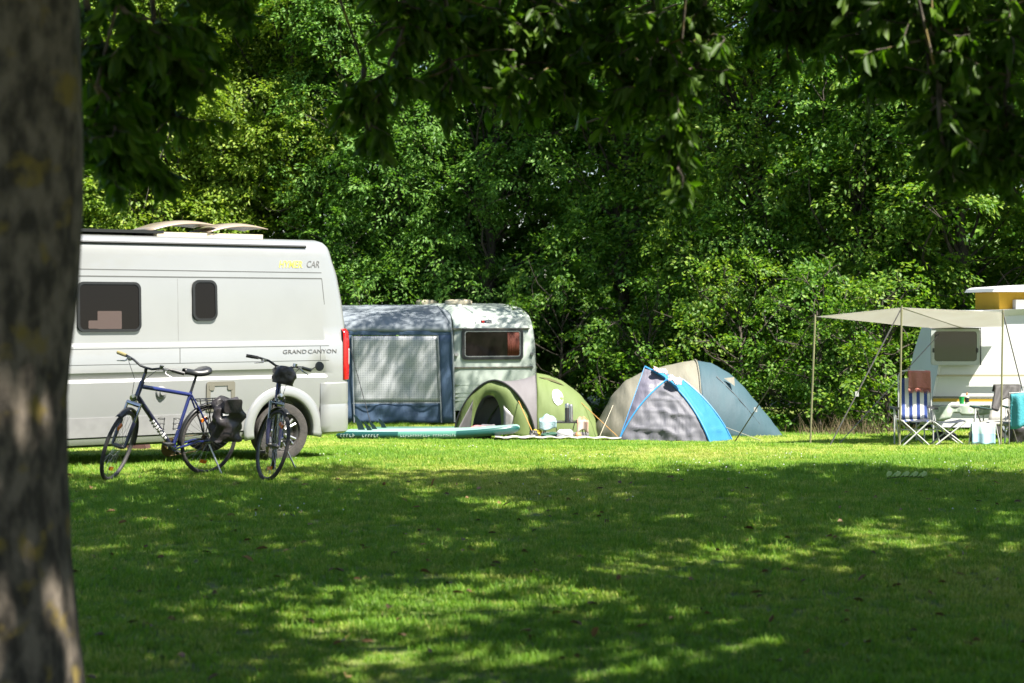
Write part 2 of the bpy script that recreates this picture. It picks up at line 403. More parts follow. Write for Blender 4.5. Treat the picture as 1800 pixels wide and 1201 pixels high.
shrub('shrub between the canopy poles and the pop top caravan', 1565, 33.4, 2.9, 1.3, 'mid', 35)
shrub('shrub above the awning behind the camper van rear', 640, 41.2, 3.4, 1.5, 'deep', 36)
# the wood that goes on behind them, one mass
rg = np.random.default_rng(77); lobes = []
for i in range(240):
    t = ((i % 24) + rg.random()) / 24; x = -16 + 34 * t; y = 47.5 - 7 * t + rg.uniform(0, 3.5)
    lobes.append(((x, y, (i // 24 + rg.random()) * 1.4 + .3), (rg.uniform(1.4, 2.2), 1.2, rg.uniform(1.2, 1.8))))
C, A, Nn, L, W = crown_leaves(rg, lobes, 40, (.28, .17), spray=.5, per=30)
wood = link('woodland', leaf_mesh('woodland', C, A, Nn, L, W), LM['deep'], None, False)
tag(wood, 'dense dark wood closing the view behind the front trees', 'woodland', kind='stuff')
# dry grass and dead stems along the foot of the hedge
b = MB(); rr_ = random.Random(5)
for i in range(420):
    px = rr_.gauss(1500, 42); D = rr_.uniform(31.8, 33.4); x = X(px, D); z = gz(x, D); h = rr_.uniform(.12, .42); a = rr_.uniform(0, 6.28); l = rr_.uniform(.2, .8) * h
    w = .006; b.add([(x - w, D, z), (x + w, D, z), (x + l * math.cos(a), D + l * math.sin(a), z + h)], [(0, 1, 2)])
tag(b.build('dry_grass', mat('straw', (.20, .14, .07), .9, col2=(.09, .08, .03), scale=3), smooth=False, recalc=False), 'dry brown grass at the hedge foot beside the canopy', 'grass', kind='stuff')

# ------------------------------------------------------------ the two near trees whose boughs hang into the picture
M['near_bark'] = mat('lichen_bark', (.042, .034, .024), .95, col2=(.19, .155, .118), scale=15, bump=1.0, bscale=16, stretch=(1, 1, .5), ramp=(.40, .64))
nt = M['near_bark'].node_tree; pb = nt.nodes['Principled BSDF']
ns = nt.nodes.new('ShaderNodeTexNoise'); ns.inputs['Scale'].default_value = 7; ns.inputs['Detail'].default_value = 3
rp = nt.nodes.new('ShaderNodeValToRGB'); rp.color_ramp.elements[0].position = .56; rp.color_ramp.elements[1].position = .68
tcn = nt.nodes.new('ShaderNodeTexCoord'); nt.links.new(tcn.outputs['Object'], ns.inputs['Vector']); nt.links.new(ns.outputs['Fac'], rp.inputs['Fac'])
mxn = nt.nodes.new('ShaderNodeMix'); mxn.data_type = 'RGBA'; mxn.inputs[7].default_value = (.13, .095, .02, 1)
old = pb.inputs['Base Color'].links[0].from_socket
nt.links.new(rp.outputs[0], mxn.inputs[0]); nt.links.new(old, mxn.inputs[6]); nt.links.new(mxn.outputs[2], pb.inputs['Base Color'])
def hanging(rg, boughs, tb, origin):
    Cs, As, Ns = [], [], []
    for (a, e, n_t, spread) in boughs:
        a, e = Vector(a), Vector(e)
        sp = limb(tb, a, e, .018, .006, rg, .06, 8, 7)
        for i in range(n_t):
            t = rg.uniform(.08, 1); k = min(len(sp) - 2, int(t * (len(sp) - 1)))
            p = sp[k].lerp(sp[k + 1], rg.random())
            q = p + Vector((rg.normal() * spread, rg.normal() * spread * 1.6, rg.normal() * spread * .5 - .10))
            tw = limb(tb, p, q, .007, .003, rg, .1, 4, 4)
            for j in range(int(rg.integers(13, 22))):
                s = rg.uniform(.15, 1.0); kk = min(3, int(s * 4)); b0 = tw[kk].lerp(tw[kk + 1], rg.random())
                d = (q - p).normalized()
                ax = Vector((d.x * .35, d.y * .35, d.z * .2)) + Vector(rg.normal(size=3)) * .42 + Vector((0, 0, -.75)); ax.normalize()
                nn = Vector(rg.normal(size=3)); nn = (nn - ax * nn.dot(ax)).normalized()
                Cs.append(b0); As.append(ax); Ns.append(nn)
    n = len(Cs)
    return np.array(Cs), np.array(As), np.array(Ns), rg.uniform(.09, .15, n), rg.uniform(.036, .055, n)
def near_tree(name, label, base, r0, height, boughs, upper, seed, density=44, holes=()):
    rg = np.random.default_rng(seed)
    root = thing(name, label, 'tree', base)
    O = Vector(base); tb = MB()
    k = 40; rowz = []
    pts = [Vector((.018 * math.sin(i * .5) + .045 * max(0, i * height / k - 1.6) ** 1.2, .02 * math.cos(i * .4), -.2 + i * height / k)) for i in range(k + 1)]
    rows = []
    for i, p in enumerate(pts):
        t = i / k; rr = r0 * (1 - .22 * t * t) + .14 * math.exp(-(p.z + .2) * 3.4)
        rows.append([p + Vector((math.cos(2 * math.pi * j / 36), math.sin(2 * math.pi * j / 36), 0)) * rr * (1 + .03 * math.sin(5 * j * 2 * math.pi / 36 + p.z * 1.2) + rg.normal() * .010) for j in range(36)])
    tb.grid(rows, closed_u=True)
    lobes = []
    for (c, r) in upper:
        c = Vector(c) - O
        limb(tb, pts[-1] * rg.uniform(.85, 1.0), c, .06, .02, rg, .08, 7, 7)
        lobes.append((tuple(c), r))
    bl = [(Vector(a) - O, Vector(e) - O, n, s) for a, e, n, s in boughs]
    hl = hanging(rg, bl, tb, O)
    for a, e, n, s in bl:
        near = min((Vector(c) for c, r in lobes), key=lambda q: (q - a).length)
        limb(tb, near, a, .010, .009, rg, .03, 6, 5)
    tb.build('trunk', M['near_bark'], root)
    C, A, Nn, L, W = crown_leaves(rg, lobes, density, (.30, .15), spray=.55, per=26)
    me1 = leaf_mesh('crown', C, A, Nn, L, W)
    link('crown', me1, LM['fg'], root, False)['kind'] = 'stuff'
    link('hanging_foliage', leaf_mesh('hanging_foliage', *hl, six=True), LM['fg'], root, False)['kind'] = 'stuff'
    return root
def Bp(x0, y0, d0, x1, y1, d1, n, s): return (P(x0, y0, d0), P(x1, y1, d1), n, s)
bl_left = [Bp(160, -60, 8.6, 330, 130, 9.2, 26, .13), Bp(150, 0, 9.0, 230, 230, 9.4, 30, .12), Bp(260, -40, 9.5, 300, 210, 9.8, 26, .12), Bp(330, -50, 9.8, 350, 90, 10, 16, .11),
           Bp(170, 150, 8.8, 210, 300, 9.0, 18, .10), Bp(420, -60, 10, 440, 0, 10, 8, .08), Bp(160, 210, 9.3, 270, 290, 9.4, 14, .09)]
up_left = []
rl = random.Random(21)
for i in range(44):
    a = rl.uniform(0, 6.28); q = 5.0 * math.sqrt(rl.random())
    up_left.append(((-3.2 + q * math.cos(a), 6.2 + q * math.sin(a), rl.uniform(6.8, 9.8)), (rl.uniform(1.0, 1.6), rl.uniform(1.0, 1.6), rl.uniform(.6, 1.0))))
near_tree('near_tree', 'thick lichen spotted trunk filling the left edge with hanging leaves', (-2.015, 7.0, gz(-2, 7)), .315, 6.0, bl_left, up_left, 41)
bl_right = [Bp(700, -60, 10.5, 660, 190, 10.0, 30, .13), Bp(760, -50, 11, 790, 170, 10.6, 34, .14), Bp(860, -60, 11, 900, 150, 10.8, 36, .15), Bp(960, -60, 11, 1010, 160, 10.9, 36, .15),
            Bp(1060, -60, 11, 1100, 190, 11, 36, .14), Bp(1150, -60, 10.6, 1200, 230, 10.5, 32, .12), Bp(1190, 160, 10.6, 1200, 310, 10.5, 9, .06), Bp(640, 120, 10.3, 650, 230, 10, 12, .07),
            Bp(1240, -60, 10.8, 1225, 120, 10.8, 20, .12), Bp(1340, -60, 11, 1390, 80, 11.2, 24, .13), Bp(1440, -60, 11, 1490, 120, 11, 28, .14), Bp(1530, -60, 10.5, 1560, 140, 10.5, 28, .13),
            Bp(1620, -60, 10.2, 1640, 190, 10, 30, .13), Bp(1700, -60, 10, 1690, 260, 9.8, 36, .14), Bp(1780, -60, 10, 1770, 270, 9.8, 36, .14), Bp(1860, -60, 10, 1850, 260, 9.8, 26, .14), Bp(1650, 150, 9.9, 1660, 290, 9.8, 12, .09),
            Bp(820, 40, 11.2, 1000, 60, 11.5, 26, .14), Bp(1020, 40, 11.2, 1200, 60, 11.5, 26, .14), Bp(1600, 20, 10.2, 1800, 60, 10.4, 34, .15), Bp(1380, 0, 11.2, 1580, 20, 11, 24, .12)]
up_right = []
for i in range(120):
    x = rl.uniform(-3.4, 13.5); y = rl.uniform(-1.0, 16.2); z = rl.uniform(5.6, 9.6)
    if 8 < y < 14.0 and rl.random() < .20: continue
    if y > 15.6 - .45 * math.sin(x * 1.1): y -= 1.0
    up_right.append(((x, y, max(z, 4.9 + y * .19)), (rl.uniform(1.2, 1.9), rl.uniform(1.0, 1.5), rl.uniform(.6, 1.0))))
for i in range(9):
    up_right.append(((rl.uniform(2.5, 9.5), rl.uniform(2.0, 9.5), rl.uniform(7.2, 9.6)), (rl.uniform(1.2, 1.8), rl.uniform(1.0, 1.5), rl.uniform(.6, 1.0))))
for i in range(34):  # unseen crown behind the camera, added to keep sky light off the near lawn
    up_right.append(((rl.uniform(-5, 11), rl.uniform(-9.0, -.5), rl.uniform(5.5, 9)), (rl.uniform(1.4, 2.0), rl.uniform(1.3, 1.8), rl.uniform(.6, 1.0))))
near_tree('near_tree', 'leafy tree standing out of frame whose dark boughs hang along the top', (5.6, 8.5, gz(5.6, 8.5)), .38, 6.5, bl_right, up_right, 42)

# ------------------------------------------------------------ camper van (local axes: x forward, y to its left, z up; origin under the rear axle)
VA = R(180 + 37)
vf = Vector((math.cos(VA), math.sin(VA), 0)); vl = Vector((-math.sin(VA), math.cos(VA), 0))
wheel_c = G(490, 810)
van_o = wheel_c - vl * .90; van_o.z = gz(wheel_c.x, wheel_c.y) + .0
van = thing('camper_van', 'silver white high roof camper van parked behind the two bicycles', 'van', van_o, VA)
VM = Matrix.Translation(van_o) @ Matrix.Rotation(VA, 4, 'Z')
def vside(px, py, yl=1.0):             # where a pixel's ray meets the van's left side -> (x, z) in van axes
    Mi = VM.inverted(); a = Mi @ Vector((0, 0, EYE)); d = (Mi @ P(px, py, 10)) - a
    t = (yl - a.y) / d.y; q = a + d * t
    return q.x, q.z
def vprof(r):
    return [(.78, .27), (.965, .30), (.995, .36), (1.005, .60), (1.012, .66), (1.022, .985), (1.022 - .032 * r, 1.022), (1.022 - .030 * r, 1.045), (1.022, 1.095), (1.020, 1.385), (1.014, 1.398), (.998 - .016 * r, 1.425), (.985 - .01 * r, 1.6), (.970, 1.9),
            (.952, 2.165), (.945, 2.24), (.928, 2.40), (.915, 2.52), (.895, 2.565), (.84, 2.605), (.70, 2.635), (.35, 2.65), (0, 2.655)]
def rear_off(z): return .21 * max(0, (z - 1.35) / 1.3) ** 1.7
def van_ring(x, r, inset=0., rw=0., front=0.):
    pts = []
    for (y, z) in vprof(r):
        zt = z
        if front > 0:
            top = 2.655 - front
            zt = min(z, top - (2.655 - z) * .12) if z > top - .3 else z
        y2 = max(0, y - inset) if y > .01 else 0
        if front > 0: y2 *= 1 - .10 * min(1, front / 1.5)
        z2 = zt - (inset if zt > 2.3 else 0) + (inset * .4 if zt < .5 else 0)
        pts.append((x + rw * rear_off(z), y2, z2))
    return pts + [(x_, -y_, z_) for (x_, y_, z_) in pts[-2::-1]]
b = MB(); rings = []
rc = .13
for a in (90, 75, 55, 35, 15, 0): rings.append(van_ring(-.80 - rc * math.sin(R(a)), 0, rc * (1 - math.cos(R(a))), 1.0))
rings.append(van_ring(-.70, 0, 0, .8)); rings.append(van_ring(-.60, 0, 0, .55)); rings.append(van_ring(-.565, 1, 0, .48))
for x in (-.3, 0, .5, 1.0, 1.5, 2.0, 2.5, 3.0, 3.25): rings.append(van_ring(x, 1, 0, max(0, -x * .4)))
for x, fr in ((3.35, 0.02), (3.6, .22), (4.0, .66), (4.3, 1.02), (4.45, 1.2), (4.8, 1.42), (4.98, 1.62), (5.02, 1.9)): rings.append(van_ring(x, 0 if x > 3.5 else .5, .0, 0, fr))
b.grid(rings, closed_u=True)
n = len(rings[0]); k = len(rings)
b.f.append(tuple(range(n))); b.f.append(tuple((k - 1) * n + j for j in range(n)))
body = b.build('body', M['paint'], van)
cut = MB()
for cxw in (0., 4.035):
    for sy in (1, -1):
        cut.lathe([(0, -.26), (.415, -.26), (.415, .26), (0, .26)], 40, Matrix.Translation((cxw, sy * .98, .37)) @ Matrix.Rotation(R(90), 4, 'X'))
cu = cut.build('cutter', None, van)
bm_ = body.modifiers.new('arches', 'BOOLEAN'); bm_.object = cu; bm_.operation = 'DIFFERENCE'; bm_.solver = 'EXACT'
dg = bpy.context.evaluated_depsgraph_get(); nm = bpy.data.meshes.new_from_object(body.evaluated_get(dg))
body.modifiers.clear(); body.data = nm; nm.set_sharp_from_angle(angle=R(30)); bpy.data.objects.remove(cu)
M['well'] = mat('wheel_well', (.012, .012, .012), .9)
def vwheel(x, sy):
    w = MB(); T = Matrix.Translation((x, sy * .90, .345)) @ Matrix.Rotation(R(-90 * sy), 4, 'X')
    w.lathe([(.235, -.10), (.30, -.11), (.335, -.10), (.345, -.07), (.345, .07), (.335, .10), (.30, .11), (.235, .10), (.215, .06), (.215, -.1), (.235, -.1)], 48, T)
    wo = w.build('wheel', M['vtyre'], van, angle=50)
    rm = MB(); rm.lathe([(.218, .085), (.20, .06), (.19, .02), (.05, .05), (0, .055)], 40, T)
    ro = rm.build('rim', M['steel_dark'], wo)
    sp = MB()
    for i in range(5):
        a = i * 2 * math.pi / 5
        for da in (-.17, .17):
            q0 = T @ Vector((.05 * math.cos(a), .05 * math.sin(a), .062)); q1 = T @ Vector((.205 * math.cos(a + da), .205 * math.sin(a + da), .075))
            sp.tube([q0, q1], .017, 6)
    sp.build('rim_spokes', M['alu'], wo)
    return wo
for xw in (0, 4.035):
    for sy in (1, -1): vwheel(xw, sy)
ax = MB(); ax.tube([(0, -.85, .34), (0, .85, .34)], .06, 8); ax.box((1.9, 0, .30), (3.6, 1.3, .10)); ax.box((-.45, 0, .36), (.5, 1.0, .16)); ax.build('underbody', M['well'], van)
for sy in (1, -1):
    fl = MB(); rows = []
    for i in range(33):
        a = R(-12 + 204 * i / 32); c, s_ = math.cos(a), math.sin(a)
        rows.append([(c * rr * (1.0 if c < 0 else 1.0), sy * yy, .37 + s_ * rr) for rr, yy in ((.400, .93), (.402, 1.022), (.410, 1.030), (.44, 1.032), (.49, 1.027), (.53, 1.013))])
    fl.grid(rows); solidify(fl.build('wheel_arch', M['paint'], van, angle=50), .004)
def swept(name, path, prof, m, parent, thick=.004):
    s_ = MB(); rows = []
    for i, (x, y) in enumerate(path):
        p0, p1 = Vector(path[max(i - 1, 0)]), Vector(path[min(i + 1, len(path) - 1)]); t = (p1 - p0).normalized(); nrm = Vector((-t.y, t.x))
        rows.append([(x + nrm.x * d, y + nrm.y * d, z) for d, z in prof])
    s_.grid(rows); return solidify(s_.build(name, m, parent, angle=18), thick)
rp_ = [(-.50, 1.016), (-.66, 1.018), (-.78, 1.018)] + [(-.80 - .14 * math.sin(R(a)), 1.018 - .14 * (1 - math.cos(R(a)))) for a in (15, 30, 45, 60, 75, 90)]
rp_ += [(-.945, .6), (-.95, 0), (-.945, -.6)] + [(x, -y) for x, y in rp_[::-1]]
swept('rear_bumper', rp_, [(.04, .30), (.0, .325), (-.008, .40), (-.010, .62), (-.003, .655), (-.008, .69), (-.007, .905), (.0, .917), (.02, .918)], M['paint'], van)
for sg in (1, -1):
    arc = [(-.815 - .13 * math.sin(R(a)), sg * (1.010 - .13 * (1 - math.cos(R(a))))) for a in (0, 20, 40, 60, 80, 90)]
    if sg < 0: arc = arc[::-1]
    swept('tail_light', arc, [(.02, .93), (-.016, .95), (-.020, 1.1), (-.020, 1.40), (-.012, 1.52), (.02, 1.56)], M['red_lens'], van)
    lens = swept('reversing_lens', arc[2:4] if sg > 0 else arc[2:4], [(-.021, 1.12), (-.023, 1.14), (-.023, 1.30), (-.021, 1.32)], M['white'], van, .002)
def side_y(z):
    pr = vprof(1)
    for (y0, z0), (y1, z1) in zip(pr, pr[1:]):
        if z0 <= z <= z1: return y0 + (y1 - y0) * (z - z0) / max(1e-6, z1 - z0)
    return 1.0
def vfn(x, z, t): return Vector((x, side_y(z) + t, z))
def strip(name, pts, w, m, t=.002, parent=van):       # a fine line lying on the van's side
    s_ = MB()
    for (x0, z0), (x1, z1) in zip(pts, pts[1:]):
        d = Vector((x1 - x0, z1 - z0)).normalized(); nx, nz = -d.y * w / 2, d.x * w / 2
        kk = max(1, int(abs(z1 - z0) / .12)); 
        for i in range(kk):
            a, c = i / kk, (i + 1) / kk
            xa, za, xb, zb = x0 + (x1 - x0) * a, z0 + (z1 - z0) * a, x0 + (x1 - x0) * c, z0 + (z1 - z0) * c
            vs = [vfn(xa + nx, za + nz, t), vfn(xb + nx, zb + nz, t), vfn(xb - nx, zb - nz, t), vfn(xa - nx, za - nz, t)]
            vs += [v - Vector((0, t + .004, 0)) for v in vs]
            s_.add(vs, [(0, 1, 2, 3), (0, 4, 5, 1), (1, 5, 6, 2), (2, 6, 7, 3), (3, 7, 4, 0)])
    return s_.build(name, m, parent, smooth=False)
xr = -.56
strip('panel_gap', [(4.0, 2.245), (xr, 2.235)], .010, M['seam']); strip('panel_gap', [(4.0, 2.165), (xr, 2.165)], .014, M['seam'])
strip('panel_gap', [(xr, 2.165), (xr - .06, 1.43)], .008, M['seam'])
strip('panel_gap', [(3.3, 1.36), (-.62, 1.36)], .006, M['seam']); strip('panel_gap', [(3.3, 1.185), (-.62, 1.185)], .006, M['seam'])
xs1, _ = vside(315, 610)
strip('panel_gap', [(xs1, 1.36), (xs1, 1.185)], .007, M['seam']); strip('panel_gap', [(-.50, 1.36), (-.50, 1.185)], .007, M['seam']); strip('panel_gap', [(xs1, 2.15), (xs1, 1.44)], .004, M['grey_trim'])
rl_ = MB(); rl_.tube([(-.36, side_y(2.53) + .008, 2.545), (3.3, side_y(2.53) + .008, 2.545)], .016, 8); rl_.build('awning_rail', M['black'], van)
tr = MB(); tr.prism([(.50, .385), (3.5, .385), (3.5, .60), (.42, .60), (.46, .46)], lambda x, z, t: Vector((x, side_y(z) + t, z)), -.01, .012); tr.build('lower_trim', M['grey_trim'], van, angle=20)
strip('panel_gap', [(3.5, .378), (.5, .378)], .016, M['black'])
def van_window(x0, x1, z0, z1, rad, name='window'):
    cx_, cz = (x0 + x1) / 2, (z0 + z1) / 2; w, h = abs(x1 - x0), z1 - z0
    f = MB(); f.ring(rrect(w, h, rad, 6, cx_, cz), rrect(w - .055, h - .055, rad * .75, 6, cx_, cz), vfn, -.005, .026)
    fo = f.build(name, M['black'], van, angle=40)
    p = MB(); p.prism(rrect(w - .05, h - .05, rad * .75, 6, cx_, cz), vfn, -.003, .018); p.build('pane', M['glass'], fo, angle=30)
    return fo
x0, z1 = vside(137, 495); x1, z0 = vside(249, 583)
W1 = van_window(x0, x1, z0, z1, .075)
cw = MB(); 
for (qx, qy, qw, qh) in ((172, 566, 36, 40), (156, 574, 16, 18)):
    a, c = vside(qx, qy); cw.prism(rrect(qw / 125, qh / 160 * .8, .01, 2, a - qw / 250, c + .02), vfn, .0185, .0195)
cw.build('blind', mat('blind_seen_inside', (.10, .07, .062), .4), W1, smooth=False)
x0, z1 = vside(340, 492); x1, z0 = vside(383, 564)
van_window(x0, x1, z0, z1, .085)
# service hatch, filler cap
x0, z1 = vside(361, 664); x1, z0 = vside(411, 722); cxh, czh = (x0 + x1) / 2, (z0 + min(z1, .965)) / 2; wh, hh = x0 - x1, min(z1, .965) - z0
h_ = MB(); h_.ring(rrect(wh, hh, .03, 4, cxh, czh), rrect(wh - .10, hh - .10, .02, 4, cxh, czh), vfn, -.004, .016); ho = h_.build('service_hatch', M['olive_trim'], van)
for sx in (-1, 1):
    q = MB(); q.prism(rrect(.07, .07, .02, 3, cxh + sx * (wh / 2 - .065), czh + hh / 2 - .065), vfn, .010, .020); q.build('latch', M['olive_trim'], ho)
q = MB(); q.prism(rrect(wh - .09, hh - .09, .02, 3, cxh, czh), vfn, -.004, .008); q.build('hatch_panel', M['paint'], ho)
xk, zk = vside(282, 690)
q = MB(); T = Matrix.Translation((xk, side_y(zk), zk)) @ Matrix.Rotation(R(-90), 4, 'X'); q.lathe([(0, .05), (.03, .05), (.035, .03), (.06, .024), (.068, .012), (.072, -.005)], 24, T); q.build('filler_cap', M['grey_trim'], van)
# roof hatches and solar panel
def lid(xc, yc, L_, W_, tilt):
    base = MB(); base.box((xc, yc, 2.66), (L_ * .86, W_ * .9, .07)); bo = base.build('roof_hatch', M['cream'], van)
    rows = []
    for i in range(13):
        u = i / 12; row = []
        for j in range(9):
            v = j / 8 * 2 - 1; zz_ = .13 * math.sin(math.pi * (.12 + .80 * u)) ** .8 * (1 - .35 * v ** 4) - .02
            row.append(Vector((L_ / 2 - u * L_, v * W_ / 2, zz_)))
        rows.append(row)
    Tm = Matrix.Translation((xc + L_ / 2, yc, 2.68)) @ Matrix.Rotation(R(tilt), 4, 'Y') @ Matrix.Translation((-L_ / 2, 0, 0))
    l = MB(Tm); l.grid(rows); solidify(l.build('hatch_lid', M['tan_lid'], bo, angle=60), .012)
xa, _ = vside(300, 400, .2); xb, _ = vside(395, 405, .2)
lid(xa, .25, .88, .62, 6); lid(xb, .25, .80, .60, 5)
q = MB(); xsx, _ = vside(205, 400, .3); q.box((xsx + .1, .35, 2.685), (1.0, .7, .035)); q.build('solar_panel', M['black'], van)
# lettering
def text(body_, size, m, fn, parent, name, bold=0., shear=0., sx=1.0):
    cu_ = bpy.data.curves.new('t', 'FONT'); cu_.body = body_; cu_.size = size; cu_.extrude = .0015; cu_.offset = bold; cu_.shear = shear; cu_.resolution_u = 3; cu_.align_x = 'LEFT'
    to = bpy.data.objects.new('t', cu_); COL.objects.link(to)
    d_ = bpy.context.evaluated_depsgraph_get(); me_ = bpy.data.meshes.new_from_object(to.evaluated_get(d_)); bpy.data.objects.remove(to)
    for v in me_.vertices: v.co = fn(v.co.x * sx, v.co.y, v.co.z)
    me_.materials.clear(); return link(name, me_, m, parent, False)
xl0, zl0 = vside(494, 470); xl1, zl1 = vside(545, 470); 
text('HYMER', .115, M['yellow_ink'], lambda a, c, t: vfn(xl0 - a, zl0 + c, .004 + t), van, 'lettering', .0012, .3, .86)
text('CAR', .115, M['grey_ink'], lambda a, c, t: vfn(xl1 + .02 - a, zl1 + c, .004 + t), van, 'lettering', .0, .3, .80)
xl0, zl0 = vside(495, 622)
xl2, zl2 = vside(539, 622)
for w_t, x_t in (('GRAND', xl0), ('CANYON', xl2)): text(w_t, .085, M['grey_ink'], lambda a, c, t: vfn(x_t - a, zl0 + c * .8, .004 + t), van, 'lettering', .0, 0, 1.10)
# what lies on the grass beyond the van
bb = MB(); bp_ = G(152, 806); bb.prism([(-.22, 0), (.20, 0), (.16, .16), (-.02, .26), (-.16, .12)], lambda a, c, t: Vector((bp_.x + a, bp_.y + t + 2.6, gz(bp_.x, bp_.y + 2.6) + c)), 0, .3)
tag(bb.build('bag', mat('brown_bag', (.12, .05, .04), .7, col2=(.08, .035, .03)), smooth=False), 'reddish brown bag on the grass behind the camper van', 'bag')

# ------------------------------------------------------------ bicycles (local axes: x forward, y left, z up)
def bicycle(label, loc, yaw, steer, lean, mirror=False, tan_grips=False):
    root = thing('bicycle', label, 'bicycle', loc, yaw, 'bicycles parked by the camper van', lean)
    Rw = .345; fa = Vector((.55, 0, Rw)); ra = Vector((-.53, 0, Rw)); bb_ = Vector((-.09, 0, .285)); st = Vector((-.255, 0, .83))
    ht, hb = Vector((.335, 0, .95)), Vector((.392, 0, .785)); sd = (ht - hb).normalized()
    S = Matrix.Translation(ht) @ Matrix.Rotation(steer, 4, sd) @ Matrix.Translation(-ht)
    I = Matrix.Identity(4)
    def wheel(name, c, T):
        w = MB(T); w.tube([c + Vector((math.cos(a), 0, math.sin(a))) * (Rw - .019) for a in np.linspace(0, 2 * math.pi, 56, endpoint=False)], .0195, 8, closed=True)
        wo = w.build(name, M['rubber'], root, angle=180)
        r_ = MB(T); rows = []
        for a in np.linspace(0, 2 * math.pi, 56, endpoint=False):
            e = Vector((math.cos(a), 0, math.sin(a))); rows.append([c + e * rr + Vector((0, yy, 0)) for rr, yy in ((.312, -.012), (.326, -.012), (.326, .012), (.312, .012), (.303, 0))])
        r_.grid(rows, closed_u=True, closed_v=True); r_.build('rim', M['steel_dark'], wo, angle=50)
        s_ = MB(T)
        for i in range(32):
            a = 2 * math.pi * i / 32; sg = 1 if i % 2 else -1; b2 = a + sg * .35 * (1 if (i // 2) % 2 else -1)
            s_.tube([c + Vector((.02 * math.cos(b2), sg * .03, .02 * math.sin(b2))), c + Vector((.307 * math.cos(a), 0, .307 * math.sin(a)))], .0014, 4, caps=False)
        s_.build('spokes', M['chrome'], wo, angle=180)
        h = MB(T); h.tube([c + Vector((0, y, 0)) for y in (-.065, -.05, -.03, .03, .05, .065)], [.008, .014, .022, .022, .014, .008], 12); h.build('hub', M['steel_dark'], wo)
        for a in (-1.35, 1.2):
            rf = MB(T); p = c + Vector((math.cos(a), 0, math.sin(a))) * .22; u = Vector((math.cos(a), 0, math.sin(a))); w_ = Vector((-u.z, 0, u.x))
            rf.prism([(-.042, -.016), (.042, -.016), (.034, .018), (-.034, .018)], lambda q, e, t: p + w_ * q + u * e + Vector((0, t, 0)), -.008, .008); rf.build('reflector', M['orange'], wo, smooth=False)
        return wo
    wheel('front_wheel', fa, S); wheel('rear_wheel', ra, I)
    f = MB(); f.tube([hb, ht], .024, 12); f.tube([ht - sd * .05, st - (st - bb_).normalized() * .03], [.021, .019], 12); f.tube([bb_, st], .017, 12)
    for s in (-1, 1):
        f.tube([bb_ + Vector((-.02, s * .03, 0)), ra + Vector((.18, s * .045, -.005)), ra + Vector((0, s * .065, 0))], .011, 8)
        f.tube([st + Vector((0, s * .015, -.03)), ra + Vector((.09, s * .05, .18)), ra + Vector((0, s * .065, 0))], .009, 8)
    f.tube([bb_ - Vector((0, .04, 0)), bb_ + Vector((0, .04, 0))], .024, 12)
    f.build('frame', M['blue_frame'], root)
    f = MB(); f.tube([hb + sd * .03, bb_], [.025, .024], 12); dt = f.build('down_tube', M['navy_frame'], root)
    d_ = (bb_ - hb); dn = d_.normalized(); up_ = Vector((-dn.z, 0, dn.x))
    for sgn in (1, -1):
        q = MB()
        for i in range(7):
            o_ = hb + d_ * (.42 + .055 * i); hgt = .014 + .004 * ((i * 37) % 3)
            vs = [o_ + dn * a + up_ * e + Vector((0, sgn * y, 0)) for a, e, y in ((0, -hgt, .0215), (.026, -hgt, .0215), (.026, 0, .0268), (0, 0, .0268), (.026, hgt, .0215), (0, hgt, .0215))]
            q.add(vs, [(0, 1, 2, 3), (3, 2, 4, 5)])
        q.build('decal', M['white'], dt, smooth=False, recalc=False)['kind'] = 'stuff'
    # fork, with suspension legs
    fk = MB(S); cr = hb - sd * .05
    fk.tube([hb, cr], .019, 10); fk.tube([cr + Vector((0, -.07, 0)), cr + Vector((0, .07, 0))], .022, 10)
    for s in (-1, 1):
        fk.tube([cr + Vector((0, s * .066, .01)), cr.lerp(fa, .45) + Vector((0, s * .066, 0))], .014, 10)
    fko = fk.build('fork', M['chrome'], root)
    fk = MB(S)
    for s in (-1, 1): fk.tube([cr.lerp(fa, .40) + Vector((0, s * .066, 0)), cr.lerp(fa, .75) + Vector((0, s * .064, 0)), fa + Vector((0, s * .062, 0))], [.020, .019, .013], 10)
    fk.build('fork_leg', M['navy_frame'], fko)
    def guard(name, c, a0, a1, T):
        g = MB(T); rows = []
        for a in np.linspace(R(a0), R(a1), 26):
            e = Vector((math.cos(a), 0, math.sin(a))); rows.append([c + e * rr + Vector((0, yy, 0)) for rr, yy in ((.360, -.027), (.372, -.018), (.376, 0), (.372, .018), (.360, .027))])
        g.grid(rows); solidify(g.build(name, M['black'], root, angle=60), .003)
    guard('front_mudguard', fa, 60, 190, S); guard('rear_mudguard', ra, -5, 175, I)
    # handlebar
    tb0 = ht + sd * .03; hc = tb0 + sd * .11 + Vector((.035, 0, .0))
    sm = MB(S); sm.tube([ht - sd * .01, tb0 + sd * .06], .017, 10); sm.tube([tb0 + sd * .05, hc], .016, 10); hb_ = MB(S)
    side = [Vector((0, .0, 0)), Vector((0, .06, .004)), Vector((-.012, .14, .035)), Vector((-.04, .22, .042)), Vector((-.085, .31, .036))]
    pts_ = [hc + Vector((p.x, -p.y, p.z)) for p in side[::-1]] + [hc + p for p in side[1:]]
    hb_.tube(pts_, .0115, 10); ho_ = hb_.build('handlebar', M['black'], root); sm.build('stem', M['navy_frame'], root)
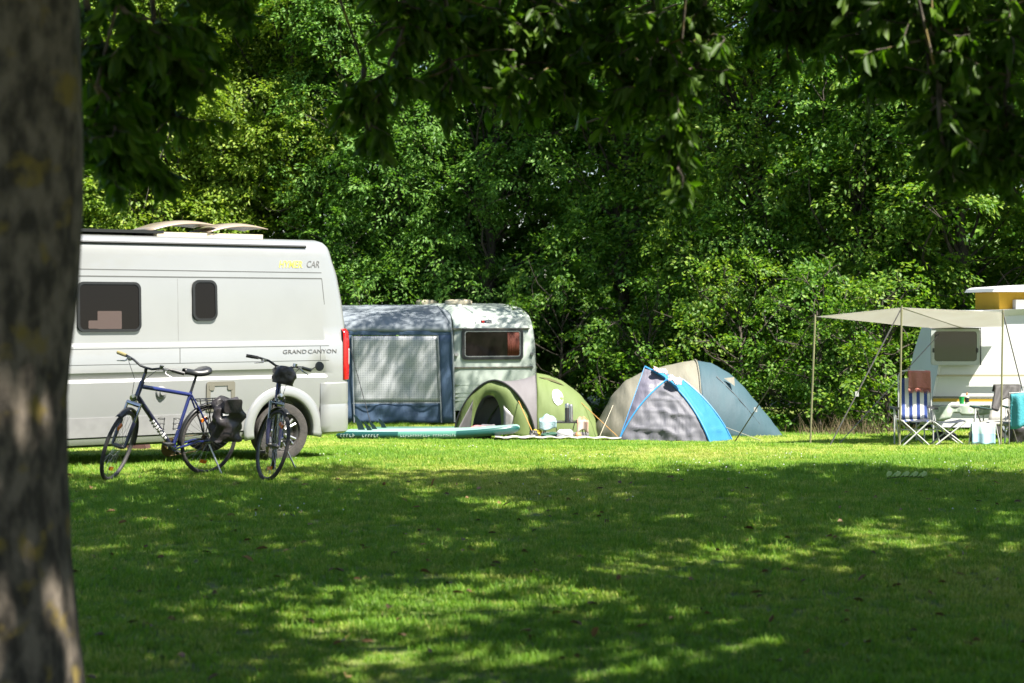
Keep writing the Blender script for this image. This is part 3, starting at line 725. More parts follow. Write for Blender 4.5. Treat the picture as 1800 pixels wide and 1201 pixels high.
    for s in (-1, 1):
        g = MB(S); e0 = hc + Vector((-.05, s * .235, .041)); e1 = hc + Vector((-.095, s * .345, .034)); g.tube([e0, e0.lerp(e1, .5), e1], [.016, .018, .017], 10)
        g.build('grip', M['grip_tan'] if tan_grips and s < 0 else M['black'], ho_)
        g = MB(S); l0 = hc + Vector((-.02, s * .19, .03)); g.box(l0, (.035, .04, .03)); g.tube([l0, l0 + Vector((.05, s * .02, -.02)), l0 + Vector((.035, s * .10, -.045))], [.008, .007, .005], 6); g.build('brake_lever', M['alu'], ho_)
        g = MB(S); g.tube([l0, l0 + Vector((.12, -s * .05, .0)), hc + Vector((.12, s * .04, -.10)), cr + Vector((.02, s * .03, .05))], .0028, 5); g.build('cable', M['black'], ho_)
        if s > 0:
            g = MB(S); g.tube([l0 + Vector((0, -.05, .0)), l0 + Vector((.0, -.05, .035))], .022, 10); g.build('bell', M['chrome'], ho_)
    if mirror:
        g = MB(S); e1 = hc + Vector((-.095, .345, .034)); g.tube([e1, e1 + Vector((.0, .05, .05))], .005, 6); mo = g.build('mirror', M['black'], ho_)
        g = MB(S); c_ = e1 + Vector((0, .085, .058)); g.lathe([(0, -.012), (.04, -.01), (.048, 0), (.044, .01), (0, .012)], 18, Matrix.Translation(c_) @ Matrix.Rotation(R(80), 4, 'Y') @ Matrix.Scale(1.0, 4)); g.build('mirror_head', M['black'], ho_)
    # saddle
    sp_t = st + (st - bb_).normalized() * .17
    p = MB(); p.tube([st - (st - bb_).normalized() * .02, sp_t], .0135, 10); p.build('seat_post', M['black'], root)
    sd_ = MB(); rows = []
    for i in range(15):
        u = i / 14; xx = .16 - .29 * u; w = .024 + .062 * sstep((u - .25) / .6) - .02 * max(0, (u - .85) / .15)
        dz = .012 * math.cos(u * 6) + .012 * u
        rows.append([sp_t + Vector((xx, w * cy, .035 + dz + hz_)) for cy, hz_ in ((-1, -.035), (-1.05, -.01), (-.8, .012), (-.3, .018), (.3, .018), (.8, .012), (1.05, -.01), (1, -.035))])
    sd_.grid(rows); sdo = solidify(sd_.build('saddle', M['black'], root, angle=70), .008)
    rl2 = MB()
    for s in (-1, 1): rl2.tube([sp_t + Vector((.12, s * .012, .03)), sp_t + Vector((.03, s * .022, -.005)), sp_t + Vector((-.05, s * .022, -.005)), sp_t + Vector((-.11, s * .04, .03))], .004, 6)
    rl2.build('saddle_rails', M['chrome'], sdo)
    # drive
    c = MB(); T = Matrix.Translation(bb_ + Vector((0, -.055, 0))) @ Matrix.Rotation(R(90), 4, 'X'); c.lathe([(.02, -.004), (.085, -.004), (.092, 0), (.085, .004), (.02, .004)], 30, T); co = c.build('chainring', M['brass'], root)
    for s, ang in ((-1, R(205)), (1, R(25))):
        e = Vector((math.cos(ang), 0, math.sin(ang))); q0 = bb_ + Vector((0, s * .07, 0)); q1 = q0 + e * .17
        c = MB(); c.tube([q0, q1], [.014, .010], 8, flat=.6); cro = c.build('crank_arm', M['alu'], root)
        c = MB(); c.box(q1 + Vector((0, s * .055, 0)), (.085, .085, .022)); c.build('pedal', M['black'], cro)
    c = MB(); rs = Vector((-.53, -.055, Rw)); 
    c.tube([bb_ + Vector((0, -.055, .09)), rs + Vector((0, 0, .045))], .005, 5); c.tube([bb_ + Vector((0, -.055, -.09)), rs + Vector((.02, 0, -.11)), rs + Vector((-.01, 0, -.04))], .005, 5); c.build('chain', M['brass'], root)
    c = MB(); c.lathe([(.015, -.02), (.035, -.018), (.055, 0), (.03, .015), (.015, .015)], 20, Matrix.Translation(rs) @ Matrix.Rotation(R(90), 4, 'X')); c.box(rs + Vector((.01, -.005, -.08)), (.02, .02, .10)); c.build('gear_cluster', M['brass'], root)
    # rack and stand
    k_ = MB(); zt = .745
    for s in (-1, 1):
        k_.tube([(-.30, s * .05, zt), (-.72, s * .05, zt)], .006, 6); k_.tube([(-.42, s * .055, zt), ra + Vector((0, s * .07, .02))], .005, 6); k_.tube([(-.58, s * .055, zt), ra + Vector((-.01, s * .07, .02))], .005, 6)
    for xx in (-.32, -.45, -.58, -.72): k_.tube([(xx, -.05, zt), (xx, .05, zt)], .005, 6)
    k_.tube([(-.30, 0, zt), (-.235, 0, .76)], .006, 6); k_.build('luggage_rack', M['black'], root)
    k_ = MB(); gd = Matrix.Rotation(-lean, 4, 'X') @ Vector((0, 0, -1)); a0 = ra + Vector((.05, .07, -.03)); k_.tube([a0, (a0.x - .08, .25, .02 + math.tan(-lean) * -.25 * 0 + (.25 * math.tan(lean) if lean < 0 else 0) + .0)], [.010, .009], 8); k_.build('kickstand', M['alu'], root)
    k_ = MB(); k_.lathe([(0, -.01), (.03, -.008), (.034, .0), (.028, .035), (0, .04)], 16, Matrix.Translation(cr + Vector((.05, 0, .06))) @ Matrix.Rotation(R(90), 4, 'Y')); k_.M = None
    lp = MB(S); lp.lathe([(0, -.03), (.022, -.026), (.034, .0), (.034, .02), (0, .026)], 16, Matrix.Translation(cr + Vector((.045, 0, .07))) @ Matrix.Rotation(R(90), 4, 'Y')); lp.build('head_lamp', M['chrome'], root)
    for (bx, by, bz, an) in ((.17, 0, .60, 0), (-.15, 0, .55, 0)):
        bc = MB(); o_ = (hb.lerp(bb_, .55) + Vector((-.055, 0, .02))) if bx > 0 else (bb_.lerp(st, .45) + Vector((.05, 0, -.01)))
        for zz_ in (-.05, 0, .05): bc.tube([o_ + Vector((.035 * math.cos(a), .035 * math.sin(a), zz_)) for a in np.linspace(0, 6.283, 12, endpoint=False)], .003, 5, closed=True)
        bc.tube([o_ + Vector((-.035 if bx > 0 else .035, 0, -.06)), o_ + Vector((-.035 if bx > 0 else .035, 0, .06))], .004, 5); bc.build('bottle_cage', M['black'], root)
    root.scale = (1.1, 1.1, 1.1)
    return root, S
def bag_mesh(fn, w, h, d, seed, k=10, amp=.025):
    rg_ = random.Random(seed); ph = [rg_.uniform(0, 6) for _ in range(8)]; rows = []
    for i in range(k + 1):
        v = i / k; row = []
        for j in range(24):
            a = 2 * math.pi * j / 24; cx_, cy_ = math.cos(a), math.sin(a); sq = (abs(cx_) ** 4 + abs(cy_) ** 4) ** -.25
            taper = (.88 + .12 * math.sin(v * 3.0)) * (1 - .30 * max(0, v - .78) / .22)
            cr_ = amp * (math.sin(a * 3 + v * 9 + ph[0]) + .7 * math.sin(a * 5 - v * 13 + ph[1]) + .5 * math.sin(v * 22 + a * 2 + ph[2])) * .45
            row.append(fn(cx_ * sq * (w / 2 * taper + cr_), cy_ * sq * (d / 2 * taper + cr_), v * h + amp * .6 * math.sin(a * 2 + ph[3]) * (v > .8)))
        rows.append(row)
    m = MB(); m.grid(rows, closed_u=True); nn_ = len(rows[0]); m.f.append(tuple(range(nn_))); m.f.append(tuple(k * nn_ + j for j in range(nn_)))
    return m
# left bicycle: its front wheel points left and towards the camera
y1 = math.atan2(-.50, -.866); g_f, g_r = G(207, 846), G(360, 834)
mid = (g_f + g_r) / 2; mid.z = gz(mid.x, mid.y) - .005
y1 = math.atan2((g_f - g_r).y, (g_f - g_r).x)
bike1, S1 = bicycle('blue bicycle with black pannier bag and tan grip beside the camper van', mid, y1, R(32), R(-8), tan_grips=True)
pn = bag_mesh(lambda a, c, z: Vector((-.60 + a, .16 + c, .36 + z)), .33, .42, .17, 3, 14, .035)
po = pn.build('pannier_bag', M['bag'], None, angle=60); po.matrix_world = Matrix.Translation(mid) @ Euler((R(-8), 0, y1)).to_matrix().to_4x4() @ Matrix.Scale(1.1, 4)
tag(po, 'crumpled black pannier bag hanging on the left bicycle rack', 'bag')
fp = MB(); fp.prism(rrect(.22, .13, .03, 3, -.58, .72), lambda a, c, t: Vector((a, t, c)), .235, .262); fo_ = fp.build('flap', M['bag'], po)
fp = MB(); fp.box((-.50, .252, .64), (.07, .006, .018)); fp.build('tag_patch', M['white'], po)
# right bicycle: nearly head on
g_f = G(474, 845); y2 = math.atan2(-.985, .10)
off = Vector((math.cos(y2), math.sin(y2), 0)) * .55; o2 = g_f - off; o2.z = gz(o2.x, o2.y) - .005
bike2, S2 = bicycle('blue bicycle facing the camera with handlebar bag and mirror', o2, y2, R(26), R(-5), mirror=True)
hb2 = bag_mesh(lambda a, c, z: Vector((.43 + c, a, .93 + z)), .22, .17, .13, 8, 8, .010)
hm = S2
for i, v in enumerate(hb2.v): hb2.v[i] = tuple(S2 @ Vector(v))
ho2 = hb2.build('handlebar_bag', M['bag'], None, angle=60); ho2.matrix_world = Matrix.Translation(o2) @ Euler((R(-5), 0, y2)).to_matrix().to_4x4() @ Matrix.Scale(1.1, 4)
tag(ho2, 'small black bag strapped below the right bicycle handlebar', 'bag')

# ------------------------------------------------------------ old caravan and its awning (far left)
def cloth(name, c1, c2=None, transl=.25, rough=.7, scale=3., bump=.15, bs=9., **k):
    if bs < 20: bump, bs, k['stretch'] = max(.7, bump * 2), 5.5, (1.6, .5, .42)
    return mat(name, c1, rough, col2=c2 or tuple(v * .88 for v in c1), scale=scale, transl=transl, bump=bump, bscale=bs, **k)
M['cv_white'] = mat('caravan_skin', (.50, .56, .50), .45, col2=(.44, .50, .45), scale=2.5, bump=.03, bscale=20)
M['cv_strip'] = mat('dark_strip', (.07, .075, .07), .5, col2=(.16, .14, .10), scale=9)
M['aw_grey'] = cloth('awning_roof_cloth', (.37, .42, .47), transl=.3)
M['aw_pale'] = cloth('awning_pale_cloth', (.42, .46, .50), transl=.3)
M['aw_blue'] = cloth('awning_blue_cloth', (.085, .15, .26), transl=.25)
D1 = 37.4; zc = gz(X(870, D1), D1); sc1 = D1 / F
def wx(px): return X(px, D1)
def wz(py): return EYE - (py - HY) * sc1
cv = thing('touring_caravan', 'old greenish white touring caravan with wide rear window beside the blue awning', 'caravan', (wx(794), D1, zc), R(17))
cM = Matrix.Translation(-Vector((wx(794), D1, zc)))
xl, xr_ = wx(794), wx(953)
prof = [(0, wz(722)), (0, wz(648)), (.02, wz(600)), (.05, wz(578)), (.16, wz(560)), (.34, wz(548)), (.62, wz(540)), (1.1, wz(536)), (2.2, wz(533)), (3.6, wz(536)), (4.3, wz(552)), (4.5, wz(600)), (4.5, wz(722))]
ks = []
for i in range(11):                                # across: rounded shoulders
    u = -1 + 2 * i / 10; ks.append(math.copysign(abs(math.sin(u * math.pi / 2)), u))
rows = []
for u in ks:
    sh = 1 - math.sqrt(max(0, 1 - max(0, (abs(u) - .80) / .20) ** 2)); row = []
    for (dy, z) in prof:
        up_ = max(0, min(1, (z - wz(648)) / (wz(533) - wz(648)))); x = (xl + xr_) / 2 + u * (xr_ - xl) / 2 * (1 - .055 * up_)
        row.append(Vector((x, D1 + dy + sh * .10 * (1 if dy < 2 else -1), z - sh * .22 * up_)))
    rows.append(row)
b = MB(cM); b.grid(rows)
nn_ = len(prof); b.f.append(tuple(range(nn_))); b.f.append(tuple((len(ks) - 1) * nn_ + j for j in range(nn_)))
b.build('body', M['cv_white'], cv, angle=28)
def cfn(a, c, t): return Vector((a, D1 - t, c))
def cplate(name, x0, y0, x1, y1, t0, t1, m, parent=cv, rad=.02):
    w, h = abs(wx(x1) - wx(x0)), abs(wz(y0) - wz(y1)); q = MB(cM)
    q.prism(rrect(w, h, rad, 4, (wx(x0) + wx(x1)) / 2, (wz(y0) + wz(y1)) / 2), cfn, t0, t1); return q.build(name, m, parent, angle=30)
cplate('trim_strip', 795, 577, 938, 579.2, -.06, .0, M['cv_strip'], rad=.005); cplate('trim_strip', 797, 645.5, 944, 648, -.02, .022, M['cv_strip'], rad=.005)
for yy in (676, 690, 697, 704): cplate('panel_rib', 799, yy, 944, yy + 1.1, -.02, .007, M['cv_white'], rad=.003)
q = MB(cM); w_, h_2 = wx(925) - wx(812), wz(579) - wz(633)
q.ring(rrect(w_, h_2, .07, 5, wx(868.5), wz(606)), rrect(w_ - .12, h_2 - .10, .05, 5, wx(868.5), wz(605)), cfn, -.02, .035); win = q.build('rear_window', M['black'], cv)
q = MB(cM); q.prism(rrect(w_ - .10, h_2 - .08, .05, 5, wx(868.5), wz(605)), cfn, -.01, .016); q.build('pane', M['glass'], win)
q = MB(cM); q.ring(rrect(w_ - .10, h_2 - .085, .05, 5, wx(868.5), wz(605)), rrect(w_ - .15, h_2 - .13, .045, 5, wx(868.5), wz(605)), cfn, .012, .028); q.build('chrome_bead', M['alu'], win)
rows = []
for i in range(25):
    a = wx(896) + (wx(920) - wx(896)) * i / 24; rows.append([Vector((a, D1 - .020 - .004 * math.sin(i * 1.6), wz(y_))) for y_ in (585, 627)])
q = MB(cM); q.grid(rows); solidify(q.build('curtain', mat('rust_curtain', (.16, .03, .012), .8), win), .002)
for (x0, x1) in ((799, 806), (939, 945)): cplate('corner_lamp', x0, 621, x1, 626, -.01, .03, M['grey_trim'])
bd = cplate('badge', 850, 563, 871, 568.5, -.14, -.105, mat('badge_blue', (.01, .03, .06), .4), rad=.006)
text('WILK', .055, M['white'], lambda a, c, t: Vector((wx(859.5) + a * 1.1 - wx(794), -(-.105) - t - .003, wz(567.8) + c - zc)), bd, 'lettering', .001)
q = MB(cM); q.prism(rrect(.06, .045, .01, 2, wx(854), wz(565.7)), lambda a, c, t: Vector((a, D1 - t, c)), -.11, -.1025); q.build('emblem', M['red_lens'], bd)
for (a, c_, dy_) in ((800, 840, 3.3), (812, 862, 1.3)):
    q = MB(cM); xm, hw = wx((a + c_) / 2), (wx(c_) - wx(a)) / 2
    q.lathe([(0, .11), (hw * .8, .10), (hw, .07), (hw * 1.02, .02), (hw * .9, -.03)], 24, Matrix.Translation((xm, D1 + dy_, wz(535))) @ Matrix.Diagonal((1, .8, 1, 1))); q.build('roof_light', M['cream'], cv)
q = MB(cM); q.lathe([(0, .05), (.05, .045), (.075, .02), (.08, -.03)], 18, Matrix.Translation((wx(825), D1 + .75, wz(539)))); q.build('roof_vent', M['white_metal'], cv)
for s_ in (-1, 1):
    q = MB(cM); q.lathe([(.12, -.08), (.28, -.09), (.30, -.05), (.30, .05), (.28, .09), (0, .08)], 26, Matrix.Translation(((xl + xr_) / 2 + s_ * .75, D1 + 2.1, zc + .30)) @ Matrix.Rotation(R(90), 4, 'Y')); q.build('wheel', M['vtyre'], cv)
q = MB(cM); q.box(((xl + xr_) / 2, D1 + 2.2, zc + .36), (1.4, 4.2, .12))
for s_ in (-1, 1): q.tube([((xl + xr_) / 2 + s_ * .65, D1 + .3, zc + .35), ((xl + xr_) / 2 + s_ * .65, D1 + .25, zc)], .025, 6)
q.build('chassis', M['well'], cv)

aw = thing('caravan_awning', 'blue and grey caravan awning with large mesh window behind the camper van', 'awning', (wx(700), D1, gz(wx(700), D1)))
aO = Vector((wx(700), D1, gz(wx(700), D1))); aM = Matrix.Translation(-aO); ax0 = wx(570)
def aw_p(px, py, dy=0, sag=0): return Vector((wx(px), D1 - .02 + dy - sag, wz(py)))
wr = random.Random(9); wph = [wr.uniform(0, 6) for _ in range(8)]
def wrk(x, z, a=.015): return a * (math.sin(x * 5 + z * 3 + wph[0]) + .6 * math.sin(x * 11 - z * 7 + wph[1]) + .4 * math.sin(z * 15 + x * 6 + wph[2]))
def fold(a, c, amp):                       # sharp little creases running across a sheet
    r1 = 1 - abs(math.sin(a * 7 + 1.7 * math.sin(c * 3 + wph[3]) + wph[4])); r2 = 1 - abs(math.sin(a * 4.3 - c * 6 + 1.3 * math.sin(a * 5 + wph[5])))
    return amp * (r1 ** 3 + .8 * r2 ** 4 + .5 * math.sin(a * 13 + c * 9 + wph[6]) * .4)
def panel(name, corners, m, nx=16, nz=12, amp=.015, parent=aw, MM=aM, thick=.002, bulge=0.):
    a, b2, c, d = [Vector(v) for v in corners]; rows = []; nrm = (b2 - a).cross(d - a).normalized()
    for i in range(nz + 1):
        v = i / nz; row = []
        for j in range(nx + 1):
            u = j / nx; p = a.lerp(b2, u).lerp(d.lerp(c, u), v); e = min(1, 6 * min(u, 1 - u, v, 1 - v) + .15)
            row.append(p + nrm * (wrk(p.x, p.z + p.y, amp) * e + bulge * math.sin(math.pi * u) * math.sin(math.pi * v)))
        rows.append(row)
    q = MB(MM); q.grid(rows); return solidify(q.build(name, m, parent, angle=180), thick)
# roof: curves back and up from the front edge to the caravan rail
rows = []
for i in range(15):
    t = i / 14
    rows.append([Vector((wx(570) + (wx(794 - 28 * (1 - math.cos(t * 1.57)) ** 1.2) - wx(570)) * u, D1 - .02 + 2.3 * (1 - math.cos(t * math.pi / 2)) + wrk(u * 3, t * 2, .01), wz(583) + (wz(536 + (u < .3) * 1) - wz(583)) * math.sin(t * math.pi / 2) ** .9)) for u in np.linspace(0, 1, 14)])
q = MB(aM); q.grid(rows); solidify(q.build('roof', M['aw_grey'], aw, angle=180), .003)
q = MB(aM); q.tube([aw_p(799, 742, -.02), aw_p(797, 640, -.03), aw_p(795, 590, -.03), aw_p(790, 566, .10), aw_p(779, 549, .5), aw_p(764, 538, 1.4)], .018, 8); q.build('edge_piping', M['aw_pale'], aw)
panel('wall_band', (aw_p(570, 589), aw_p(796, 589), aw_p(796, 582), aw_p(570, 582)), M['aw_blue'], amp=.006)
panel('wall_side', (aw_p(570, 743), aw_p(622, 743), aw_p(618, 589), aw_p(570, 589)), M['aw_pale'] if False else M['aw_blue'], 8)
panel('wall_side', (aw_p(776, 743), aw_p(799, 743), aw_p(796, 589), aw_p(770, 589)), M['aw_blue'], 6)
panel('wall_skirt', (aw_p(622, 743), aw_p(776, 743), aw_p(775, 708), aw_p(622, 709)), M['aw_blue'], 20, 6, .03)
mesh_m = bpy.data.materials.new('mesh_window'); mesh_m.use_nodes = True
nt = mesh_m.node_tree; pb = nt.nodes['Principled BSDF']; tcn = nt.nodes.new('ShaderNodeTexCoord'); ck = nt.nodes.new('ShaderNodeTexBrick'); mp = nt.nodes.new('ShaderNodeMapping')
mp.inputs['Rotation'].default_value = (R(90), 0, 0); nt.links.new(tcn.outputs['Object'], mp.inputs['Vector']); nt.links.new(mp.outputs[0], ck.inputs['Vector'])
ck.offset = 0; ck.inputs['Scale'].default_value = 1; ck.inputs['Brick Width'].default_value = .036; ck.inputs['Row Height'].default_value = .036; ck.inputs['Mortar Size'].default_value = .011; ck.inputs['Mortar Smooth'].default_value = .3
ck.inputs['Color1'].default_value = (.075, .08, .085, 1); ck.inputs['Color2'].default_value = (.11, .115, .12, 1); ck.inputs['Mortar'].default_value = (.33, .34, .35, 1)
nt.links.new(ck.outputs['Color'], pb.inputs['Base Color']); pb.inputs['Roughness'].default_value = .35
panel('mesh_window', (aw_p(623, 708), aw_p(775, 707), aw_p(769, 591), aw_p(619, 591)), mesh_m, 18, 14, .012)
q = MB(aM)
for (a, c_) in ((623, 619), (776, 770)):
    q = MB(aM); q.tube([aw_p(a, 743, -.03), aw_p((a + c_) / 2, 660, -.035), aw_p(c_, 590, -.03)], .014, 6); q.build('zip_seam', M['aw_pale'], aw)
q = MB(aM); q.tube([aw_p(620, 709, -.03), aw_p(776, 708, -.03)], .010, 6); q.build('hem', M['aw_pale'], aw)
e0, e1 = aw_p(606, 575, -.05), P(655, 748, 35.0); e1.z = gz(e1.x, e1.y)
q = MB(aM); q.tube([e0, e0.lerp(e1, .35)], .014, 6); q.tube([e0.lerp(e1, .35), e1], .008, 6); q.build('guy_strap', M['black'], aw)

# ------------------------------------------------------------ tents
def smoothpts(f, n): return [f(i / (n - 1)) for i in range(n)]
M['t_green'] = cloth('green_tent_cloth', (.30, .40, .13), (.27, .36, .12), .45, bump=.1)
M['t_grey'] = cloth('grey_tent_cloth', (.34, .32, .33), (.31, .29, .30), .45, bump=.1)
M['t_dark'] = cloth('dark_tent_cloth', (.12, .115, .115), None, .15)
M['t_beige'] = cloth('beige_fly_cloth', (.36, .34, .26), (.32, .30, .23), .25)
M['t_blue'] = cloth('slate_blue_cloth', (.055, .125, .155), (.05, .11, .14), .2)
M['pole_dark'] = mat('tent_pole', (.03, .03, .03), .4)
def hoop(c, ax_, w, h, n=33, p=2.3):           # arch standing at c across direction ax_, flattened like a sprung pole
    pts_ = []
    for i in range(n):
        a = math.pi * i / (n - 1); ca, sa = math.cos(a), math.sin(a)
        pts_.append(c + ax_ * (-w * math.copysign(abs(ca) ** (2 / p), ca)) + Vector((0, 0, h * abs(sa) ** (2 / p * 1.05))))
    return pts_
def loft(name, hoops, m, parent, MM, amp=.010, sub=5, sag=.0):
    rows = []
    for a, c in zip(hoops, hoops[1:]):
        for s in range(sub):
            t = s / sub; row = []
            for i, (p, q_) in enumerate(zip(a, c)):
                u = i / (len(a) - 1); v = p.lerp(q_, t); k_ = math.sin(math.pi * t); rise = math.sin(math.pi * u)
                v = v + Vector((0, 0, -sag * k_ * rise)) + Vector((0, -1, .5)) * (fold(v.z * 1.6 + v.x * .8, v.x * 1.5 - v.z, amp * 1.3) * rise * (.35 + .65 * abs(math.cos(math.pi * u)))) + Vector((wrk(v.z * 2, v.x, amp * .6), wrk(v.x * 2, v.z * 2, amp * .6), 0)) * rise
                row.append(v)
            rows.append(row)
    rows.append(hoops[-1]); q = MB(MM); q.grid(rows); return solidify(q.build(name, m, parent, angle=180), .002)
# green tunnel tent
DG = 30.6; go = onground(X(930, DG), DG)
gt = thing('tunnel_tent', 'small green and grey tunnel tent with open arched porch', 'tent', go); gM = Matrix.Translation(-go)
ydir = Vector((0, 1, 0)); fdir = Vector((math.cos(R(-14)), math.sin(R(-14)), 0))
c0 = onground(X(869, DG - .35), DG - .35); H0 = hoop(c0, fdir, .70, .95, p=1.75)
cx_m = X(943, DG + .4); H1 = hoop(onground(cx_m, DG + .5), ydir, .85, 1.08, p=2.2)[::1]
H0b = H0[:]                                        # order both from the near-left foot round to the far foot
def tail(t):
    xx = X(943 + 108 * t, DG + .4); h_ = 1.08 * math.sqrt(max(0, 1 - t ** 1.9)) * (1 - .06 * t) + .03
    return hoop(onground(xx, DG + .5), ydir, .85 * (1 - .35 * t * t), h_, p=2.2)
def flip(h): return h[::-1]
loft('porch_panel', [flip(H0), H1], M['t_grey'], gt, gM, .012, 8, .05)
loft('sleeping_panel', [tail(t) for t in (0, .2, .4, .6, .75, .87, .95, 1)], M['t_green'], gt, gM, .014, 6)
q = MB(gM); q.tube([p + Vector((0, -.015, .012)) for p in H0], .014, 6); q.build('pole', M['pole_dark'], gt)
q = MB(gM); q.tube([p + Vector((-.01, 0, .008)) for p in H1], .008, 6); q.build('pole', M['t_grey'], gt)
# porch front with an arched doorway, a rolled-back flap and a clear window
def pf(a, z, t=0.): return c0 + fdir * a + Vector((fdir.y, -fdir.x, 0)) * t + Vector((0, 0, z))
no = 33; outer = [(fdir.dot(p - c0), p.z - c0.z) for p in H0]
inner = []
for i in range(no):
    a = math.pi * i / (no - 1); ca, sa = math.cos(a), math.sin(a)
    inner.append((-.14 - .25 * math.copysign(abs(ca) ** .9, ca) + .06 * sa, .05 + .66 * abs(sa) ** .95))
q = MB(gM); q.grid([[pf(a, z, .012 * math.sin(i)) for i, (a, z) in enumerate(outer)], [pf((a + c) / 2, (z + e) / 2, .03) for (a, z), (c, e) in zip(outer, inner)], [pf(a, z, .01) for a, z in inner]]); solidify(q.build('porch_front', M['t_green'], gt, angle=180), .002)
q = MB(gM); q.grid([[pf(.17 + .16 * u, .06 + .48 * v * (1 - .35 * u), .035) for u in (0, .33, .66, 1)] for v in np.linspace(0, 1, 7)]); solidify(q.build('clear_window', mat('clear_film', (.34, .33, .33), .3, col2=(.50, .49, .48), scale=6), gt), .002)
q = MB(gM); fl0 = pf(-.36, .62, .03); fl1 = pf(-.40, .05, .05); fl2 = P(797, 742, DG - .8); fl2.z = gz(fl2.x, fl2.y) + .03
q.grid([[fl0.lerp(fl1, u).lerp(fl0.lerp(fl2, u), v) + Vector((0, wrk(u * 2, v * 3, .02), .02 * math.sin(6 * v))) for u in np.linspace(0, 1, 9)] for v in np.linspace(0, 1, 7)]); solidify(q.build('door_flap', M['t_dark'], gt, angle=180), .003)
q = MB(gM); q.grid([[pf(-.62 + 1.2 * u, .04 + .62 * v * (1 - 1.3 * (u - .5) ** 2), -.42) for u in np.linspace(0, 1, 9)] for v in np.linspace(0, 1, 6)]); solidify(q.build('inner_door', M['t_grey'], gt, angle=180), .002)
q = MB(gM); q.tube([pf(-.30, .05, -.38), pf(-.16, .35, -.38), pf(.06, .62, -.38)], .03, 6, flat=.3); q.build('inner_seam', M['t_green'], gt)
q = MB(gM); q.grid([[Vector((p.x, p.y, gz(p.x, p.y) + .02)) for p in (c0 - fdir * .6 + Vector((0, .1, 0)), c0 + fdir * .6 + Vector((0, .1, 0)))], [Vector((p.x, p.y, gz(p.x, p.y) + .02)) for p in (H1[-1], H1[0] + Vector((0, .1, 0)))]]); q.build('groundsheet', M['t_dark'], gt)
def surf(t, s):                                    # a point on the near side of the sleeping end
    h = tail(t); k_ = s * (len(h) - 1); i = min(len(h) - 2, int(k_)); return h[i].lerp(h[i + 1], k_ - i)
def patch(name, t0, t1, s0, s1, m, ell=False, off=.012):
    rows = []
    n_ = 9
    for i in range(n_):
        v = i / (n_ - 1) * 2 - 1; row = []
        for j in range(n_):
            u = j / (n_ - 1) * 2 - 1
            uu = u * (math.sqrt(max(0, 1 - v * v)) if ell == 'round' else (1 - abs(v)) if False else 1); vv = v * ((1 - u * u) if ell == 'lens' else 1)
            p = surf((t0 + t1) / 2 + uu * (t1 - t0) / 2, (s0 + s1) / 2 + vv * (s1 - s0) / 2); row.append(p + Vector((.3, -1, .5)).normalized() * off)
        rows.append(row)
    q = MB(gM); q.grid(rows); return solidify(q.build(name, m, gt, angle=180), .002)
patch('logo_patch', .24, .42, .19, .31, M['white'], 'round')
patch('air_vent', .03, .45, .375, .405, mat('vent_mesh', (.09, .09, .02), .7), 'lens')
q = MB(gM); q.grid([[Vector((X(px, DG - .36), DG - .36 + .02 * math.sin(px), gz(X(px, DG), DG) + z)) for px in np.linspace(905, 1035, 14)] for z in (0, .07, .13)]); solidify(q.build('mud_skirt', M['t_grey'], gt, angle=180), .003)
def rope(name, a, c, r, m, parent, MM, sag=.0):
    a, c = Vector(a), Vector(c); q = MB(MM); q.tube([a.lerp(c, t) - Vector((0, 0, sag * math.sin(math.pi * t))) for t in np.linspace(0, 1, 8)], r, 5); return q.build(name, m, parent)
M['rope'] = mat('pale_rope', (.55, .50, .38), .8); M['orange_rope'] = mat('orange_rope', (.60, .32, .08), .8); M['strap'] = mat('grey_strap', (.21, .19, .18), .7)
rope('guy_rope', surf(.72, .32), onground(X(1090, 30.2), 30.2), .006, M['orange_rope'], gt, gM)
rope('guy_rope', pf(.42, .62, .02), onground(X(941, 29.4), 29.4), .007, M['orange_rope'], gt, gM)

# slate blue and beige dome tent
DB = 31.2; bo_ = onground(X(1215, DB), DB)
dt_ = thing('dome_tent', 'large dome tent, beige on the left and slate blue on the right', 'tent', bo_); bM = Matrix.Translation(-bo_)
def dome_h(px, h_, w): return hoop(onground(X(px, DB), DB), ydir, w, h_, p=2.15)
hts = [(1040, .04, .45), (1052, .30, .62), (1072, .66, .80), (1100, .98, .92), (1130, 1.12, 1.0), (1165, 1.20, 1.08), (1200, 1.28, 1.12), (1222, 1.30, 1.13)]
htb = [(1222, 1.30, 1.13), (1250, 1.25, 1.10), (1280, 1.08, 1.02), (1305, .86, .92), (1330, .58, .78), (1352, .30, .62), (1372, .03, .48)]
loft('fly_sheet', [dome_h(*a) for a in hts], M['t_beige'], dt_, bM, .022, 6)
bl_ = loft('inner_wall', [dome_h(*a) for a in htb], M['t_blue'], dt_, bM, .012, 6)
q = MB(bM); q.tube([p + Vector((0, 0, .008)) for p in dome_h(1222, 1.305, 1.135)], .012, 6); q.build('pole', M['t_beige'], dt_)
hh_ = dome_h(1265, 1.18, 1.07); a_ = hh_[10] + Vector((0, -.03, .03))
q = MB(bM); q.add([a_, a_ + Vector((.17, .0, .02)), a_ + Vector((.17, -.09, -.13)), a_ + Vector((.11, -.01, -.07))], [(0, 1, 2), (0, 3, 1), (0, 2, 3), (1, 3, 2)]); q.build('vent_hood', M['t_beige'], dt_, smooth=False)
sm_ = [dome_h(px, h_ + .006, w)[k_] + Vector((0, -.008, 0)) for (px, h_, w, k_) in ((1252, 1.25, 1.10, 10), (1280, 1.08, 1.02, 8), (1305, .86, .92, 6), (1325, .64, .8, 4))]
q = MB(bM); q.tube(sm_, .005, 5); q.build('seam', M['pole_dark'], dt_)
rope('guy_rope', dome_h(1075, .7, .8)[10], onground(X(1052, 29.6), 29.6), .005, M['rope'], dt_, bM)
